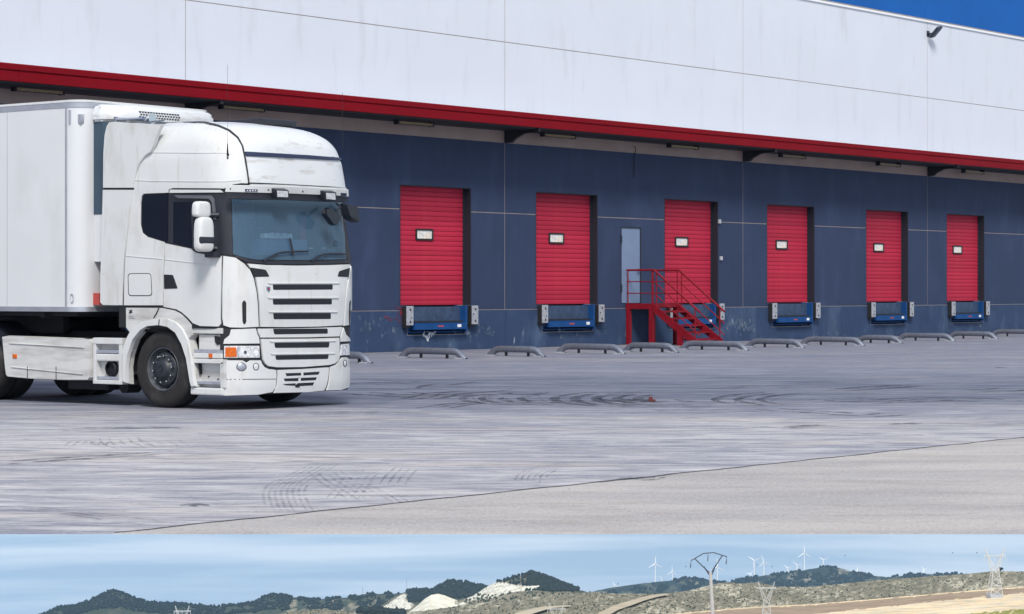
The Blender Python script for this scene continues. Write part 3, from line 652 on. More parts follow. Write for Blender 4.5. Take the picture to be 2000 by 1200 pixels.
lowskin, _ = skin(.2, 1.1, 1.06, 24); upskin, _ = skin(1.06, 3.835, -.78, 84)
full, _ = skin(.15, 3.835, -1.3, 100); FULL = bvh(full)
vis, _ = skin(2.68, 3.05, -.7, 10, off=.15); VIS = bvh(vis); vis.free()
class Plane:
    def __init__(s, ax, v): s.ax, s.v = ax, v
    def hit(s, d):
        t = (s.v-EYE[s.ax])/d[s.ax]; n = Vector((0, 0, 0)); n[s.ax] = -1 if d[s.ax] > 0 else 1
        return EYE+d*t, n
def cast(surf, px, py):
    d = tray(px, py)
    if isinstance(surf, Plane): return surf.hit(d)
    loc, n, i, dist = surf.ray_cast(EYE, d)
    if loc is None:
        loc, n, i, dist = min((surf.find_nearest(EYE+d*(26+.1*k)) for k in range(90)), key=lambda h: h[3])
    if n.dot(d) > 0: n = -n
    return loc, n
def panel(name, poly, m, surf=None, lo=-.004, hi=.014, parent=None, grid=9, rnd=0, inset=.55, mirror=False, smooth=38, lab=None):
    surf = surf or FULL
    if rnd: poly = fillet(poly, rnd)
    bm = bmesh.new(); f = bm.faces.new([bm.verts.new((p[0], p[1], 0)) for p in poly])
    if f.normal.z < 0: f.normal_flip()
    xs = [p[0] for p in poly]; ys = [p[1] for p in poly]
    if grid:
        x = min(xs)+grid*.53
        while x < max(xs)-1: bmesh.ops.bisect_plane(bm, geom=bm.verts[:]+bm.edges[:]+bm.faces[:], plane_co=(x, 0, 0), plane_no=(1, 0, 0)); x += grid
        y = min(ys)+grid*.53
        while y < max(ys)-1: bmesh.ops.bisect_plane(bm, geom=bm.verts[:]+bm.edges[:]+bm.faces[:], plane_co=(0, y, 0), plane_no=(0, 1, 0)); y += grid
    bmesh.ops.remove_doubles(bm, verts=bm.verts, dist=.02)
    bmesh.ops.inset_region(bm, faces=bm.faces[:], thickness=inset, use_boundary=True, use_even_offset=True)
    bnd = {v for e in bm.edges if e.is_boundary for v in e.verts}
    for v in bm.verts:
        loc, n = cast(surf, v.co.x, v.co.y); v.co = loc+n*(lo if v in bnd else hi)
    bmesh.ops.recalc_face_normals(bm, faces=bm.faces)
    c = sum((f.normal*f.calc_area() for f in bm.faces), Vector()); 
    if c.dot(tray(sum(xs)/len(xs), sum(ys)/len(ys))) > 0: bmesh.ops.reverse_faces(bm, faces=bm.faces)
    o = obj(name, bm, m, parent or tr, smooth=smooth)
    if lab: o['label'] = lab
    if mirror:
        me = o.data.copy()
        for v in me.vertices: v.co.y = -v.co.y
        me.flip_normals(); o2 = link(bpy.data.objects.new(name, me)); o2.parent = o.parent
    return o
def inpoly(x, y, P):
    c = False; j = len(P)-1
    for i in range(len(P)):
        if (P[i][1] > y) != (P[j][1] > y) and x < (P[j][0]-P[i][0])*(y-P[i][1])/(P[j][1]-P[i][1])+P[i][0]: c = not c
        j = i
    return c
def tproj(v):
    p = TM @ v; return 1000+FPX*p.x/p.y, HZ-FPX*(p.z-CZ)/p.y
WS = [(452, 380), (668, 392), (672, 440), (676, 507), (600, 509), (500, 508), (474, 503), (455, 497)]
SW = [(339, 394), (408, 394), (414, 430), (416, 491), (400, 490), (339, 476)]
hole = [f for f in upskin.faces if inpoly(*tproj(f.calc_center_median()), [(456, 392), (664, 398), (668, 440), (671, 498), (600, 501), (500, 500), (478, 496), (458, 490)]) and f.calc_center_median().x > .6 and abs(f.calc_center_median().y) < 1.21]
bmesh.ops.delete(upskin, geom=hole, context='FACES')
bmesh.ops.delete(lowskin, geom=[f for f in lowskin.faces if f.calc_center_median().x < 1.09], context='FACES')
# mirrored hole cut nothing else: the other side keeps its shell
body = obj('cab_shell', upskin, 'seam', tr, smooth=40)
obj('bumper_shell', lowskin, 'seam', tr, smooth=40)
# roof cap: front and top skin
bm = bmesh.new(); rows = []
for j in range(31):
    z = 2.96+(3.835-2.96)*(j/30)**.8
    rows.append([bm.verts.new(skinp(-1+2*i/120, z, -.76, .006)) for i in range(121)])
for a, b in zip(rows, rows[1:]):
    for i in range(120): bm.faces.new((a[i], a[i+1], b[i+1], b[i]))
c_ = bm.verts.new((-.3, 0, 3.85)); L_ = rows[-1]
for i in range(120): bm.faces.new((L_[i], L_[i+1], c_))
bm.faces.new((L_[-1], L_[0], c_))
bmesh.ops.recalc_face_normals(bm, faces=bm.faces)
obj('roof_cap', bm, 'roof_paint', tr, smooth=50)
obj('rear_wall', (lambda b: (add_box(b, -.79, -.74, -1.2, 1.2, 1.08, 3.5), b)[1])(bmesh.new()), 'interior', tr)
obj('cab_floor', box(-.74, .95, -1.15, 1.15, 1.0, 1.3), 'chassis', tr)

W = 'truck_white'
panel('side_panel', [(243, 597), (244, 540), (246, 500), (252, 450), (262, 377), (266, 352), (270, 335), (277, 319), (286, 306), (298, 299), (303, 288), (309, 268), (317, 249), (325, 243), (360, 240.5), (400, 243), (425, 249), (446, 258), (461, 270), (470, 286), (476, 312), (480, 335), (483.5, 359), (470, 358.5), (455, 361), (446, 365), (438, 369), (430, 368.5), (338, 368), (331, 371), (330, 377), (282, 379), (278, 384), (276, 396), (275.5, 440), (279, 455), (289, 463), (322.5, 473), (322, 500), (319.5, 540), (319, 597)], W, hi=.016, grid=7)
panel('seal_strip', [(322, 240.5), (360, 237.8), (401, 239.8), (428, 246), (449.5, 255.5), (465.5, 269), (474.5, 285), (480.5, 312), (484, 335), (487, 359), (484.5, 359.5), (481, 336), (477, 312), (471.5, 286), (463, 271.5), (447.5, 259.5), (426, 250.5), (400, 244.5), (360, 242)], 'seam', lo=.0, hi=.0175, grid=6, inset=.3)
panel('door', [(323, 475.5), (373, 486), (378, 490.5), (385, 494), (406, 497.5), (434, 500), (433.2, 560), (432, 622), (432.5, 633), (428, 638.5), (392, 637.5), (378, 632), (368, 621), (356, 610.5), (346, 605), (320.5, 600), (320.8, 540), (323.5, 500)], W, hi=.016, grid=7, mirror=True)
panel('door_top_trim', [(332.5, 370.5), (431, 371), (437, 376.5), (332, 377.5)], W, hi=.016)
panel('rear_side_window', [(282, 380.5), (329, 379), (328.5, 472), (323, 473), (290, 462), (281, 454), (277.5, 440), (278, 396), (279.5, 384)], 'gloss_black', hi=.012, mirror=True)
panel('window_surround', [(330, 379), (437, 378), (447, 382), (451.5, 390), (452.5, 440), (455.5, 499.5), (436, 498), (406, 495.5), (386, 492.5), (379, 489), (374, 484.5), (330, 475)], 'black_plastic', hi=.008, mirror=True)
panel('side_window', SW, 'gloss_black', hi=.012, lo=.006, rnd=3, mirror=True)
panel('wind_deflector', [(342, 381.5), (414, 382), (420, 390), (424, 430), (419, 430), (416, 396), (411, 389), (351, 388)], 'smoke', lo=.006, hi=.035, rnd=3, lab='smoky translucent wind deflector over the side window')
panel('windscreen', WS, 'glass', lo=.000, hi=.006, grid=7)
panel('corner_panel', [(436.5, 500), (460, 503.5), (477, 515.5), (488, 528), (495, 545), (500, 570), (502.5, 593), (504.5, 639), (470, 640.5), (449, 640), (437, 636), (434.8, 621), (435, 565)], W, hi=.018, grid=7)
panel('corner_vent', [(472, 592), (474.5, 587), (478, 587), (480.5, 592), (480.5, 628), (478, 633.5), (474.5, 633.5), (472.5, 628)], 'grille_black', lo=.012, hi=.024, grid=0, lab='narrow black air slot on the corner panel')
G = panel('grille_panel', [(481, 514.8), (520, 518), (580, 519), (640, 518), (682, 516.5), (679, 530), (673.5, 565), (669.5, 616), (667.5, 636), (620, 638.5), (560, 639.5), (507, 639), (505, 593), (502.5, 570), (498, 545), (490.5, 528)], W, hi=.022, grid=7)
for poly in ([(487, 522.5), (517, 527), (524.5, 541), (494.5, 542)], [(659.5, 530), (681, 523), (678.6, 542), (656, 541)]): panel('headboard_vent', poly, 'grille_black', lo=.016, hi=.027, grid=6, rnd=3, parent=G)
for a, b, c, d in ((530, 556, 647.5, 567), (530, 584, 646, 595.5), (531, 611.5, 644, 624)):
    panel('grille_slot', [(a, b), (c, b-.3), (c, d-.6), (a+1, d)], 'grille_black', lo=.018, hi=.0255, grid=9, rnd=2.5, parent=G)
    for yy in (b-2.0,): panel('slot_brow', [(a-10, yy-1.2), (c+13, yy-1.6), (c+11, yy+.9), (a-8, yy+1.2)], W, lo=.018, hi=.036, grid=10, rnd=.8, parent=G)
bd = panel('badge', [(517.2, 560), (519, 558.6), (524, 558.6), (526, 560), (525.6, 567), (521.6, 572), (517.8, 567)], 'chrome', lo=.02, hi=.034, grid=0, inset=.9, parent=G, lab='small chrome-rimmed shield badge')
panel('badge_face', [(518.6, 561.2), (524.6, 561.2), (524.2, 566.6), (521.6, 570), (519.2, 566.6)], 'leveller_blue', lo=.03, hi=.0365, grid=0, inset=.3, parent=G)
panel('badge_emblem', [(520, 562), (523, 561.8), (524, 564.5), (522, 567.5), (520.6, 565.4)], 'label_red', lo=.033, hi=.039, grid=0, inset=.3, parent=G)
panel('corner_panel', [(684, 518), (686, 530), (690, 572), (691, 590), (691, 624), (687, 634.5), (670, 637), (671.5, 616), (675.5, 565), (681, 530)], W, hi=.018, grid=6)
panel('corner_vent', [(679.5, 592), (682, 586.5), (687, 586), (688, 591), (687.5, 625), (685.5, 630), (680.5, 630.5), (679, 626)], 'grille_black', lo=.012, hi=.024, grid=0)
G2 = panel('middle_panel', [(502, 642), (560, 641.5), (620, 640.2), (667, 638.5), (665, 648), (661.5, 657.6), (600, 659.5), (507, 660), (503, 650)], W, hi=.018, grid=7)
panel('grille_slot', [(531, 642.2), (638, 641.6), (638.5, 652), (533.5, 653.6)], 'grille_black', lo=.014, hi=.022, grid=9, rnd=2.5, parent=G2)
G3 = panel('lower_grille_panel', [(508, 662), (600, 661.5), (661, 659.8), (661.6, 699), (658.5, 705.5), (652, 710.5), (641, 713.5), (590, 717.5), (540, 718), (522, 715.5), (515.5, 710), (512, 703), (509.5, 680)], W, hi=.022, grid=7)
for a, b, c, d, e in ((533, 669.5, 641.5, 668, 680), (535, 694, 640, 692.3, 703.4)):
    panel('grille_slot', [(a, b), (c, e-12.0 if b < 680 else 692.3), (c-1.5, d+11.2 if b < 680 else 701.5), (a+1.5, e)], 'grille_black', lo=.018, hi=.0255, grid=9, rnd=2.5, parent=G3)
    panel('slot_brow', [(a-9, b-3.0), (c+12, b-4.6), (c+10, b-2.4), (a-6, b-.9)], W, lo=.018, hi=.034, grid=10, rnd=.8, parent=G3)
HA = [(438.4, 663), (448, 655), (451, 643.5), (499, 641.8), (501.5, 652), (505, 660), (506.4, 671.5), (436.5, 672.3)]
panel('lamp_brow', HA, W, hi=.018, grid=7)
panel('lamp_brow', [(669.5, 639), (674, 653), (681.5, 661), (683, 667), (664.5, 668), (664, 656)], W, hi=.018, grid=6)
HL = panel('headlight', [(435.4, 674), (507.5, 673.5), (508.6, 701), (435.4, 702)], 'black_plastic', hi=.006, grid=8)
panel('lamp_glass', [(438, 675.8), (505.8, 675.6), (506.6, 699), (438, 699.6)], 'lamp_lens', lo=.004, hi=.014, grid=7, parent=HL, lab='clear headlight glass')
panel('indicator_lens', [(440.5, 678.5), (461.5, 678.2), (463, 697.5), (440.5, 698)], 'amber', lo=.01, hi=.021, grid=6, parent=HL, lab='orange indicator lens')
panel('lamp_bezel', [(463.5, 677), (468, 676.6), (465, 688), (467.5, 698.6), (463.8, 698.6), (461.5, 688)], 'alu', lo=.01, hi=.020, grid=0, inset=.4, parent=HL)
panel('reflector_bowl', fillet([(467, 679.5), (488, 678.6), (491, 688), (487, 697.6), (467.5, 697.8)], 4), 'chrome', lo=.016, hi=.010, grid=0, inset=2.2, parent=HL)
panel('reflector_bowl', [(498.5+6.5*math.cos(a*.5236), 688.5+8.3*math.sin(a*.5236)) for a in range(12)], 'chrome', lo=.017, hi=.008, grid=0, inset=2.6, parent=HL)
panel('lamp_core', [(478.5+3.2*math.cos(a*.785), 688.5+4*math.sin(a*.785)) for a in range(8)], 'reefer_dark', lo=.012, hi=.0185, grid=0, inset=.8, parent=HL)
panel('lamp_core', [(498.5+2.2*math.cos(a*.785), 689+3*math.sin(a*.785)) for a in range(8)], 'sticker', lo=.012, hi=.0185, grid=0, inset=.8, parent=HL)
HR = panel('headlight', [(663.5, 670), (682.5, 669), (683, 697), (661.8, 697)], 'black_plastic', hi=.006, grid=6)
panel('lamp_glass', [(664.8, 673.3), (680.8, 671.5), (682, 694), (662.5, 695)], 'lamp_lens', lo=.004, hi=.014, grid=5, parent=HR)
panel('reflector_bowl', [(671.5+3.6*math.cos(a*.5236), 678.5+4.6*math.sin(a*.5236)) for a in range(12)], 'chrome', lo=.017, hi=.010, grid=0, inset=1.4, parent=HR)
panel('reflector_bowl', [(670+3.6*math.cos(a*.5236), 689+4.6*math.sin(a*.5236)) for a in range(12)], 'chrome', lo=.017, hi=.010, grid=0, inset=1.4, parent=HR)
BW = 'truck_white'
panel('bumper_corner', [(431, 704), (474, 704), (481, 708.5), (488, 704), (508.5, 704), (511, 711), (515.5, 717), (524, 721), (537.6, 722.5), (539, 733), (537, 757), (530.5, 766), (505, 771), (433, 773.5), (430.8, 740)], BW, hi=.018, grid=7)
panel('bumper_corner', [(643.5, 717), (655, 712.5), (662.5, 703), (667.5, 698.5), (676, 698), (682.5, 703.5), (683.5, 712), (683.8, 742), (679.5, 757), (665, 762), (636, 763), (640.5, 750), (643, 730)], BW, hi=.018, grid=6)
BC = panel('bumper_centre', [(540, 723), (590, 721), (641, 717.5), (640.8, 730), (637.5, 750), (632, 763), (600, 766.3), (533, 768), (539.5, 755), (541.5, 733)], BW, hi=.018, grid=7)
for q in ([(555, 729), (586, 728), (586.3, 733.6), (557.5, 735)], [(590.5, 727.6), (622.6, 725.8), (620, 732), (590.5, 733.6)], [(552, 739.3), (581, 738.2), (581, 744.6), (554, 745)], [(585.5, 738), (617, 736.7), (615, 742.8), (585, 744.3)], [(549, 750), (575.5, 748.4), (575.5, 753.5), (572, 753.5), (556, 752.8)], [(579.5, 748.2), (612, 746.7), (609, 752.8), (584, 754), (583, 757), (575, 757.2), (574, 753)]):
    panel('intake_slot', q, 'grille_black', lo=.012, hi=.0205, grid=8, inset=.3, parent=BC)
for cx, cy, rx, ry, m_ in ((471, 717, 9.8, 8.8, 'alu'), (498.6, 716.5, 6.2, 7.8, 'lamp_lens'), (671.5, 710, 4.2, 7.4, 'lamp_lens')):
    f_ = panel('fog_light', [(cx+rx*math.cos(a*.3927), cy+ry*math.sin(a*.3927)) for a in range(16)], 'black_plastic', lo=.01, hi=.0195, grid=0, inset=.3)
    panel('lamp_glass', [(cx+(rx-1)*math.cos(a*.3927), cy+(ry-1)*math.sin(a*.3927)) for a in range(16)], m_, lo=.016, hi=.0235, grid=0, inset=1.6, parent=f_)
panel('bumper_crease', [(436, 740.5), (537, 739.8), (537, 741.4), (436, 742.2)], 'seam', lo=.012, hi=.0186, grid=9, inset=.1, lab='thin dark crease line across the bumper corner')
# roof details
panel('dark_band', [(477.5, 297.5), (530, 300), (600, 304), (665, 309.5), (668, 315), (600, 311), (530, 307.5), (479.5, 305.8)], 'dark_band', lo=.0, hi=.032, grid=7, lab='dark strip across the roof cap')
panel('roof_lip', [(488, 359.5), (487, 364.5), (560, 367), (640, 371), (677, 372.5), (676, 367), (640, 366), (560, 361.5)], 'roof_paint', lo=.0, hi=.03, grid=7)
V1 = panel('sun_visor', [(439.5, 375.2), (440.8, 366.4), (450, 361.8), (560, 364), (679.6, 370), (680.3, 384.5), (667, 382.6), (557.7, 378)], 'truck_white', surf=VIS, lo=-.03, hi=.012, grid=8)
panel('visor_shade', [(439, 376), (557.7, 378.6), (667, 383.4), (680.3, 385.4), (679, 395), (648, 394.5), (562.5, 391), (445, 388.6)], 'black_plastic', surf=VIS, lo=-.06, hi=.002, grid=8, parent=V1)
for a, b, c, d in ((478, 369, 502, 375), (664, 376.5, 675.4, 383)): panel('marker_light', [(a, b), (c, b+.7), (c, d), (a, d-.5)], 'dark_band', surf=VIS, lo=.008, hi=.018, grid=0, inset=.3, parent=V1)
for k in range(4): panel('marker_lens', [(480.6+k*5.2, 370.8), (483.4+k*5.2, 370.9), (483.4+k*5.2, 373.9), (480.6+k*5.2, 373.8)], 'lamp_lens', surf=VIS, lo=.012, hi=.022, grid=0, inset=.3, parent=V1)
for px, py in ((450, 369), (523, 370.8), (590, 373.8), (652, 376.8)): panel('visor_bolt', [(px+1.5*math.cos(a), py+1.9*math.sin(a)) for a in (0, 1.05, 2.1, 3.14, 4.2, 5.25)], 'seam', surf=VIS, lo=.008, hi=.018, grid=0, inset=.2, parent=V1)
for (a, b, c, d) in ((528.5, 366.8, 557, 387.5), (623.5, 371, 649.5, 391.5)):
    al = panel('spot_lamp', [(a, b), (c-1, b+1), (c, d), (a+1, d-1)], 'black_plastic', surf=VIS, lo=-.03, hi=.085, grid=0, rnd=3, inset=1.2, lab='rectangular spot lamp in the sun visor')
    panel('lamp_glass', [(a+4, b+3.2), (c-4, b+3.9), (c-3.4, d-3.2), (a+4.6, d-3.8)], 'lamp_lens', surf=VIS, lo=.08, hi=.092, grid=0, rnd=1.5, parent=al)
0 and obj('visor_bracket', (lambda b: ([add_box(b, 1.28, 1.5, y-.02, y+.02, 2.70, 2.82) for y in (-.9, 0, .9)], b)[1])(bmesh.new()), 'black_plastic', tr)
panel('cowl_panel', [(455, 498.5), (474, 505), (500, 510), (600, 511), (676, 509), (682, 514), (640, 516.5), (580, 517.2), (520, 516.5), (480, 513), (463, 504)], 'black_plastic', lo=-.002, hi=.02, grid=7, inset=.4)
# windscreen wipers
for pts in ([(512, 511), (527, 502), (548, 494), (598, 491.5)], [(606, 511), (620, 501), (640, 496.5), (673, 497)]):
    L3 = [cast(FULL, *p) for p in spline([(x, y, 0) for x, y in pts], 5) for p in [(p.x, p.y)]] if False else [cast(FULL, p.x, p.y) for p in spline([(x, y, 0) for x, y in pts], 5)]
    obj('wiper', add_tube(bmesh.new(), [l_+n_*.035 for l_, n_ in L3], .013, 6), 'black_plastic', tr)
A3 = [cast(FULL, 563, 466), cast(FULL, 570, 500)]; obj('wiper', add_tube(bmesh.new(), [l_+n_*.03 for l_, n_ in A3], [.012, .016], 6), 'black_plastic', tr)
# inside the cab
bm = bmesh.new(); add_box(bm, .70, 1.20, -1.05, 1.05, 1.3, 1.93, .05); add_box(bm, .95, 1.28, -.9, .9, 1.85, 1.98, .03); obj('dashboard', bm, 'interior', tr)
for y in (-.55, .55):
    bm = bmesh.new(); add_box(bm, -.15, .40, y-.26, y+.26, 1.5, 1.75, .06); add_box(bm, -.25, -.05, y-.25, y+.25, 1.7, 2.45, .06); add_box(bm, -.24, -.1, y-.14, y+.14, 2.48, 2.68, .05); obj('seat', bm, 'interior', tr)
bm = bmesh.new(); pts = [(.72+.07*math.sin(a*.393), .55+.23*math.cos(a*.393), 2.0+.22*math.sin(a*.393)) for a in range(17)]; add_tube(bm, pts, .016, 6, False); obj('steering_wheel', bm, 'rubber', tr)
cz0 = on_front(515, 466, 1.2); bm = bmesh.new()
for k in range(9):
    y = cz0.y+k*.058; add_box(bm, 1.12, 1.22, y, y+.075, cz0.z+.005*math.sin(k*2.1), cz0.z+.035+.045*math.sin(k*1.7+1)**2, .012)
obj('cloth', bm, 'cloth', tr)
bm = bmesh.new(); add_box(bm, 1.0, 1.2, cz0.y-.02, cz0.y+.85, 1.985, cz0.z-.006); obj('paper_box', bm, 'door_grey', tr)
bm = bmesh.new(); add_box(bm, 1.15, 1.17, .24, .31, 2.2, 2.58); obj('pennant', bm, 'red_cloth', tr)
for a, b, c, d in ((604, 484, 611, 486), (628, 484, 636, 486)): panel('dash_card', [(a, b), (c, b), (c, d), (a, d)], 'sticker', surf=Plane(0, 1.22), lo=0, hi=.004, grid=0, inset=.2)
# front-view mirror and far side mirrors
def rbox(bm, c, s, bev): c = Vector(c); return add_box(bm, c.x-s[0]/2, c.x+s[0]/2, c.y-s[1]/2, c.y+s[1]/2, c.z-s[2]/2, c.z+s[2]/2, bev)
PF = Plane(0, 1.62)
fm = panel('front_mirror', [(634, 419), (640, 406), (646, 405), (663, 421), (664, 430), (655, 442), (648, 438)], 'gloss_black', surf=PF, lo=-.06, hi=.02, rnd=2.5, grid=0, inset=1.5)
a_, b_ = on_front(657, 398, 1.5), on_front(656, 412, 1.6); obj('mirror_arm', add_tube(bmesh.new(), [a_, (a_+b_)/2+Vector((.05, .03, 0)), b_], .014, 6), 'black_plastic', tr)
bmr = panel('front_mirror', [(673.5, 400), (679, 397), (697, 404), (701.5, 433), (699, 436), (682, 427), (678, 420)], 'black_plastic', surf=Plane(0, 1.50), lo=-.10, hi=.03, rnd=3, grid=0, inset=1.5, lab='black kerb mirror hanging out past the right edge of the windscreen')
panel('mirror_glass', [(678, 404), (694, 408), (698, 430), (683.5, 423)], 'gloss_black', surf=Plane(0, 1.53), lo=.0, hi=.006, grid=0, rnd=2, parent=bmr)
def cushion(cx, cy, cz, sx, sy, sz, m_, name, par, rx=.45):
    bm = bmesh.new(); bmesh.ops.create_uvsphere(bm, u_segments=28, v_segments=18, radius=1)
    for v in bm.verts:
        x, y, z = v.co; v.co = Vector((cx+sx/2*math.copysign(abs(x)**rx, x), cy+sy/2*math.copysign(abs(y)**rx, y)*(1-.12*z), cz+sz/2*math.copysign(abs(z)**rx, z)))
    return obj(name, bm, m_, par, smooth=60)
def mirrors(sy):
    YM = 1.49 if sy < 0 else 1.23; DXM = 0 if sy < 0 else -.12
    p1 = on_side(391, 409, -1.52); p2 = on_side(396, 452, -1.52); p3 = on_side(395, 478, -1.52)
    e = link(bpy.data.objects.new('mirror_arm', obj_mesh_arm(sy))); e.parent = tr
    m1 = cushion(p1.x+DXM, sy*(1.50 if sy < 0 else 1.25), p1.z, .13, .26, .205, W, 'mirror_housing', tr); m1['label'] = 'small rounded upper mirror housing'
    p2.x += DXM; p1.x += DXM; m2 = cushion(p2.x-.01, sy*YM, (2.50+2.055)/2, .15, .27, .45, W, 'mirror_housing', tr)
    z2 = (2.50+2.055)/2
    obj('mirror_band', box(p2.x-.088, p2.x+.07, sy*YM-.132, sy*YM+.132, z2-.12, z2-.03, .02), 'black_plastic', m2)
    for m_, q, s_ in ((m1, p1.z, .07), (m2, z2+.06, .15)): obj('mirror_glass', box(p2.x-.095, p2.x-.06, sy*YM-.1, sy*YM+.1, q-s_, q+s_, .01), 'gloss_black', m_)
def obj_mesh_arm(sy):
    bm = bmesh.new()
    for z in (2.535, 2.10): add_tube(bm, [(1.02, sy*1.20, z+.0), (.96, sy*1.30, z), (.80, sy*1.42, z)], [.035, .028, .022], 8)
    add_box(bm, .90, 1.10, min(sy*1.2, sy*1.34), max(sy*1.2, sy*1.34), 1.98, 2.06, .02)
    add_tube(bm, [(.80, sy*1.42, 2.10), (.78, sy*1.43, 2.62)], .02, 8)
    me = bpy.data.meshes.new('mirror_arm'); bm.to_mesh(me); bm.free(); me.materials.append(M['black_plastic']); return me
mirrors(-1); mirrors(1)
# door handle, hatches, panel creases
panel('door_handle', [(321.5, 536), (340, 537), (349.5, 564), (322, 565)], 'grille_black', lo=.012, hi=.024, rnd=2, grid=6, inset=1, lab='black recessed door handle')
hq = fillet([(251, 534), (297, 533.5), (299.5, 579), (252, 579)], 7, 3)
h_ = panel('locker_hatch', hq, 'seam', lo=.012, hi=.0168, grid=9, inset=.2, lab='square locker hatch outlined by a dark seam')
panel('hatch_lid', fillet([(252.4, 535.4), (295.8, 535), (298.2, 577.4), (253.4, 577.4)], 6, 3), W, lo=.014, hi=.021, grid=9, parent=h_)
for pl in ([(262, 351.5), (300, 353.5), (440, 354.5), (470, 352), (470, 353.6), (440, 356), (300, 355), (262, 353)], [(290, 297.5), (440, 298.6), (455, 301), (455, 303.4), (440, 301), (292, 299.8)], [(248, 499), (320, 505.5), (320, 507.4), (247.6, 501)], [(324, 506), (425, 518), (425, 519.8), (324, 508)]):
    panel('body_crease', pl, W, lo=.012, hi=.023, grid=9, inset=.5)
for px, py in ((303.5, 255), (278, 299), (445, 309)):
    panel('body_bolt', [(px+2*math.cos(a), py+2.4*math.sin(a)) for a in (0, 1.05, 2.1, 3.14, 4.2, 5.25)], 'seam', lo=.012, hi=.03, grid=0, inset=.3)
l_, n_ = cast(FULL, 445.5, 304); bm = bmesh.new(); add_tube(bm, [l_+n_*.02, l_+n_*.05+Vector((0, 0, .03)), l_+n_*.05+Vector((0, 0, .14))], [.018, .012, .006], 8); add_bar(bm, l_+n_*.05+Vector((0, 0, .12)), l_+n_*.06+Vector((0, 0, 1.16)), .0018, 5); obj('antenna', bm, 'rubber', tr)
q_ = on_front(669, 300, .9); bm = bmesh.new(); add_bar(bm, q_, q_+Vector((0, 0, .85)), .0025, 5); obj('antenna', bm, 'rubber', tr)
# roof items: sunroof hatch and horns
bm = bmesh.new(); add_box(bm, -.18, .62, .05, .75, 3.80, 3.885, .02); obj('roof_hatch', bm, 'black_plastic', tr)
hb = on_side(224, 233, -1.0)
bm = bmesh.new(); hz_ = 3.80
add_tube(bm, [hb, hb+Vector((.30, .02, -.01)), hb+Vector((.56, .03, -.02)), hb+Vector((.66, .03, -.02)), hb+Vector((.70, .03, -.02))], [.024, .016, .022, .05, .075], 14); obj('air_horn', bm, 'chrome', tr, smooth=50)
bm = bmesh.new(); add_bar(bm, hb+Vector((.02, 0, -.1)), hb+Vector((.02, 0, .03)), .03, 8); add_bar(bm, hb+Vector((.05, 0, -.09)), hb+Vector((.95, .0, -.06)), .012, 6); add_bar(bm, hb+Vector((.6, .02, -.08)), hb+Vector((.6, .02, 0)), .012, 6); obj('horn_bracket', bm, 'galv', tr)
# side air deflector behind the cab
PS = Plane(1, -1.245)
panel('side_air_deflector', [(203, 367.5), (203.6, 300), (206, 265), (210, 247), (215, 239), (222, 238), (300, 242.5), (318, 243.5), (313, 254), (308, 266), (303, 283), (297, 296), (285, 304.5), (276, 317), (269, 334), (265, 352), (262.5, 367.5)], W, surf=PS, lo=-.03, hi=.022, grid=0, lab='upper panel of the side air deflector')
panel('side_air_deflector', [(202.6, 370.8), (261.8, 370.8), (251, 448), (245, 499), (242, 560), (240.5, 597), (203, 596.5), (197.5, 591), (197.8, 540), (200, 470)], W, surf=PS, lo=-.03, hi=.022, grid=0, lab='tall lower panel of the side air deflector')
bm = bmesh.new(); pts = [(-1.12, 1.36), (-.62, 1.36), (-.62, 3.70), (-.96, 3.76), (-1.08, 3.6)]
A = [bm.verts.new((x, -1.235, z)) for x, z in pts]; B = [bm.verts.new((x, -1.205, z)) for x, z in pts]; bm.faces.new(A); bm.faces.new(B[::-1])
for i in range(5): bm.faces.new((A[i], B[i], B[(i+1) % 5], A[(i+1) % 5]))
bmesh.ops.recalc_face_normals(bm, faces=bm.faces); o = obj('deflector_backing', bm, 'seam', tr)
bm = bmesh.new(); [add_box(bm, -1.10, -.62, 1.21, 1.25, 1.36, 3.6)]; obj('side_air_deflector', bm, W, tr)

# wheel arch, steps and skirts (right side), with a simpler copy on the left
ARCH = [(247.5, 600.5), (319, 601), (343.5, 606), (356, 612.5), (367, 623), (377, 634.5), (377.5, 655), (372, 662.5), (378, 691), (382.5, 740), (386.5, 756), (375.5, 758.5), (373, 746), (370, 727), (365.6, 700), (356.5, 672.5), (344.5, 650.5), (329.5, 639.5), (312.5, 636), (290.5, 638), (278, 645.5), (263.5, 663), (253, 693), (249.5, 718), (251, 751), (240.5, 746), (240.5, 682), (247, 663), (254.5, 649), (247.8, 640)]
fd = panel('front_mudguard', ARCH, 'truck_dirty', surf=Plane(1, -1.235), lo=-.10, hi=.022, grid=0, inset=.9)
panel('arch_flare', [(241.5, 745), (242, 684), (249, 662), (262, 640), (280, 628), (302, 622.5), (330, 622.5), (346, 629), (360, 643), (370, 664), (377, 700), (381, 742), (384, 754), (376, 756), (373.2, 746), (370.2, 727), (365.8, 700), (356.7, 672.5), (344.7, 650.5), (329.7, 639.5), (312.5, 636), (290.5, 638), (278, 645.5), (263.5, 663), (253, 693), (249.5, 718), (250.5, 749)], W, surf=Plane(1, -1.25), lo=-.02, hi=.035, grid=0, inset=1.0, parent=fd)
for pl in ([(309.6, 602), (311.4, 602), (306, 614), (300.5, 622), (299.3, 621.5), (304.5, 613)], [(313.2, 624), (314.6, 624), (313.4, 635), (312, 635)]): panel('seam_line', pl, 'seam', surf=Plane(1, -1.262), lo=0, hi=.006 if pl[0][1] < 610 else .030, grid=0, inset=.1, parent=fd)
panel('decal', [(251.8, 605), (254, 606.6), (258.8, 604.8), (257, 608), (259, 610.5), (256, 611), (254.6, 613), (251.5, 611.5), (253.4, 609)], 'seam', surf=Plane(1, -1.262), lo=0, hi=.003, grid=0, inset=.1, parent=fd, lab='small black emblem decal with fine print below')
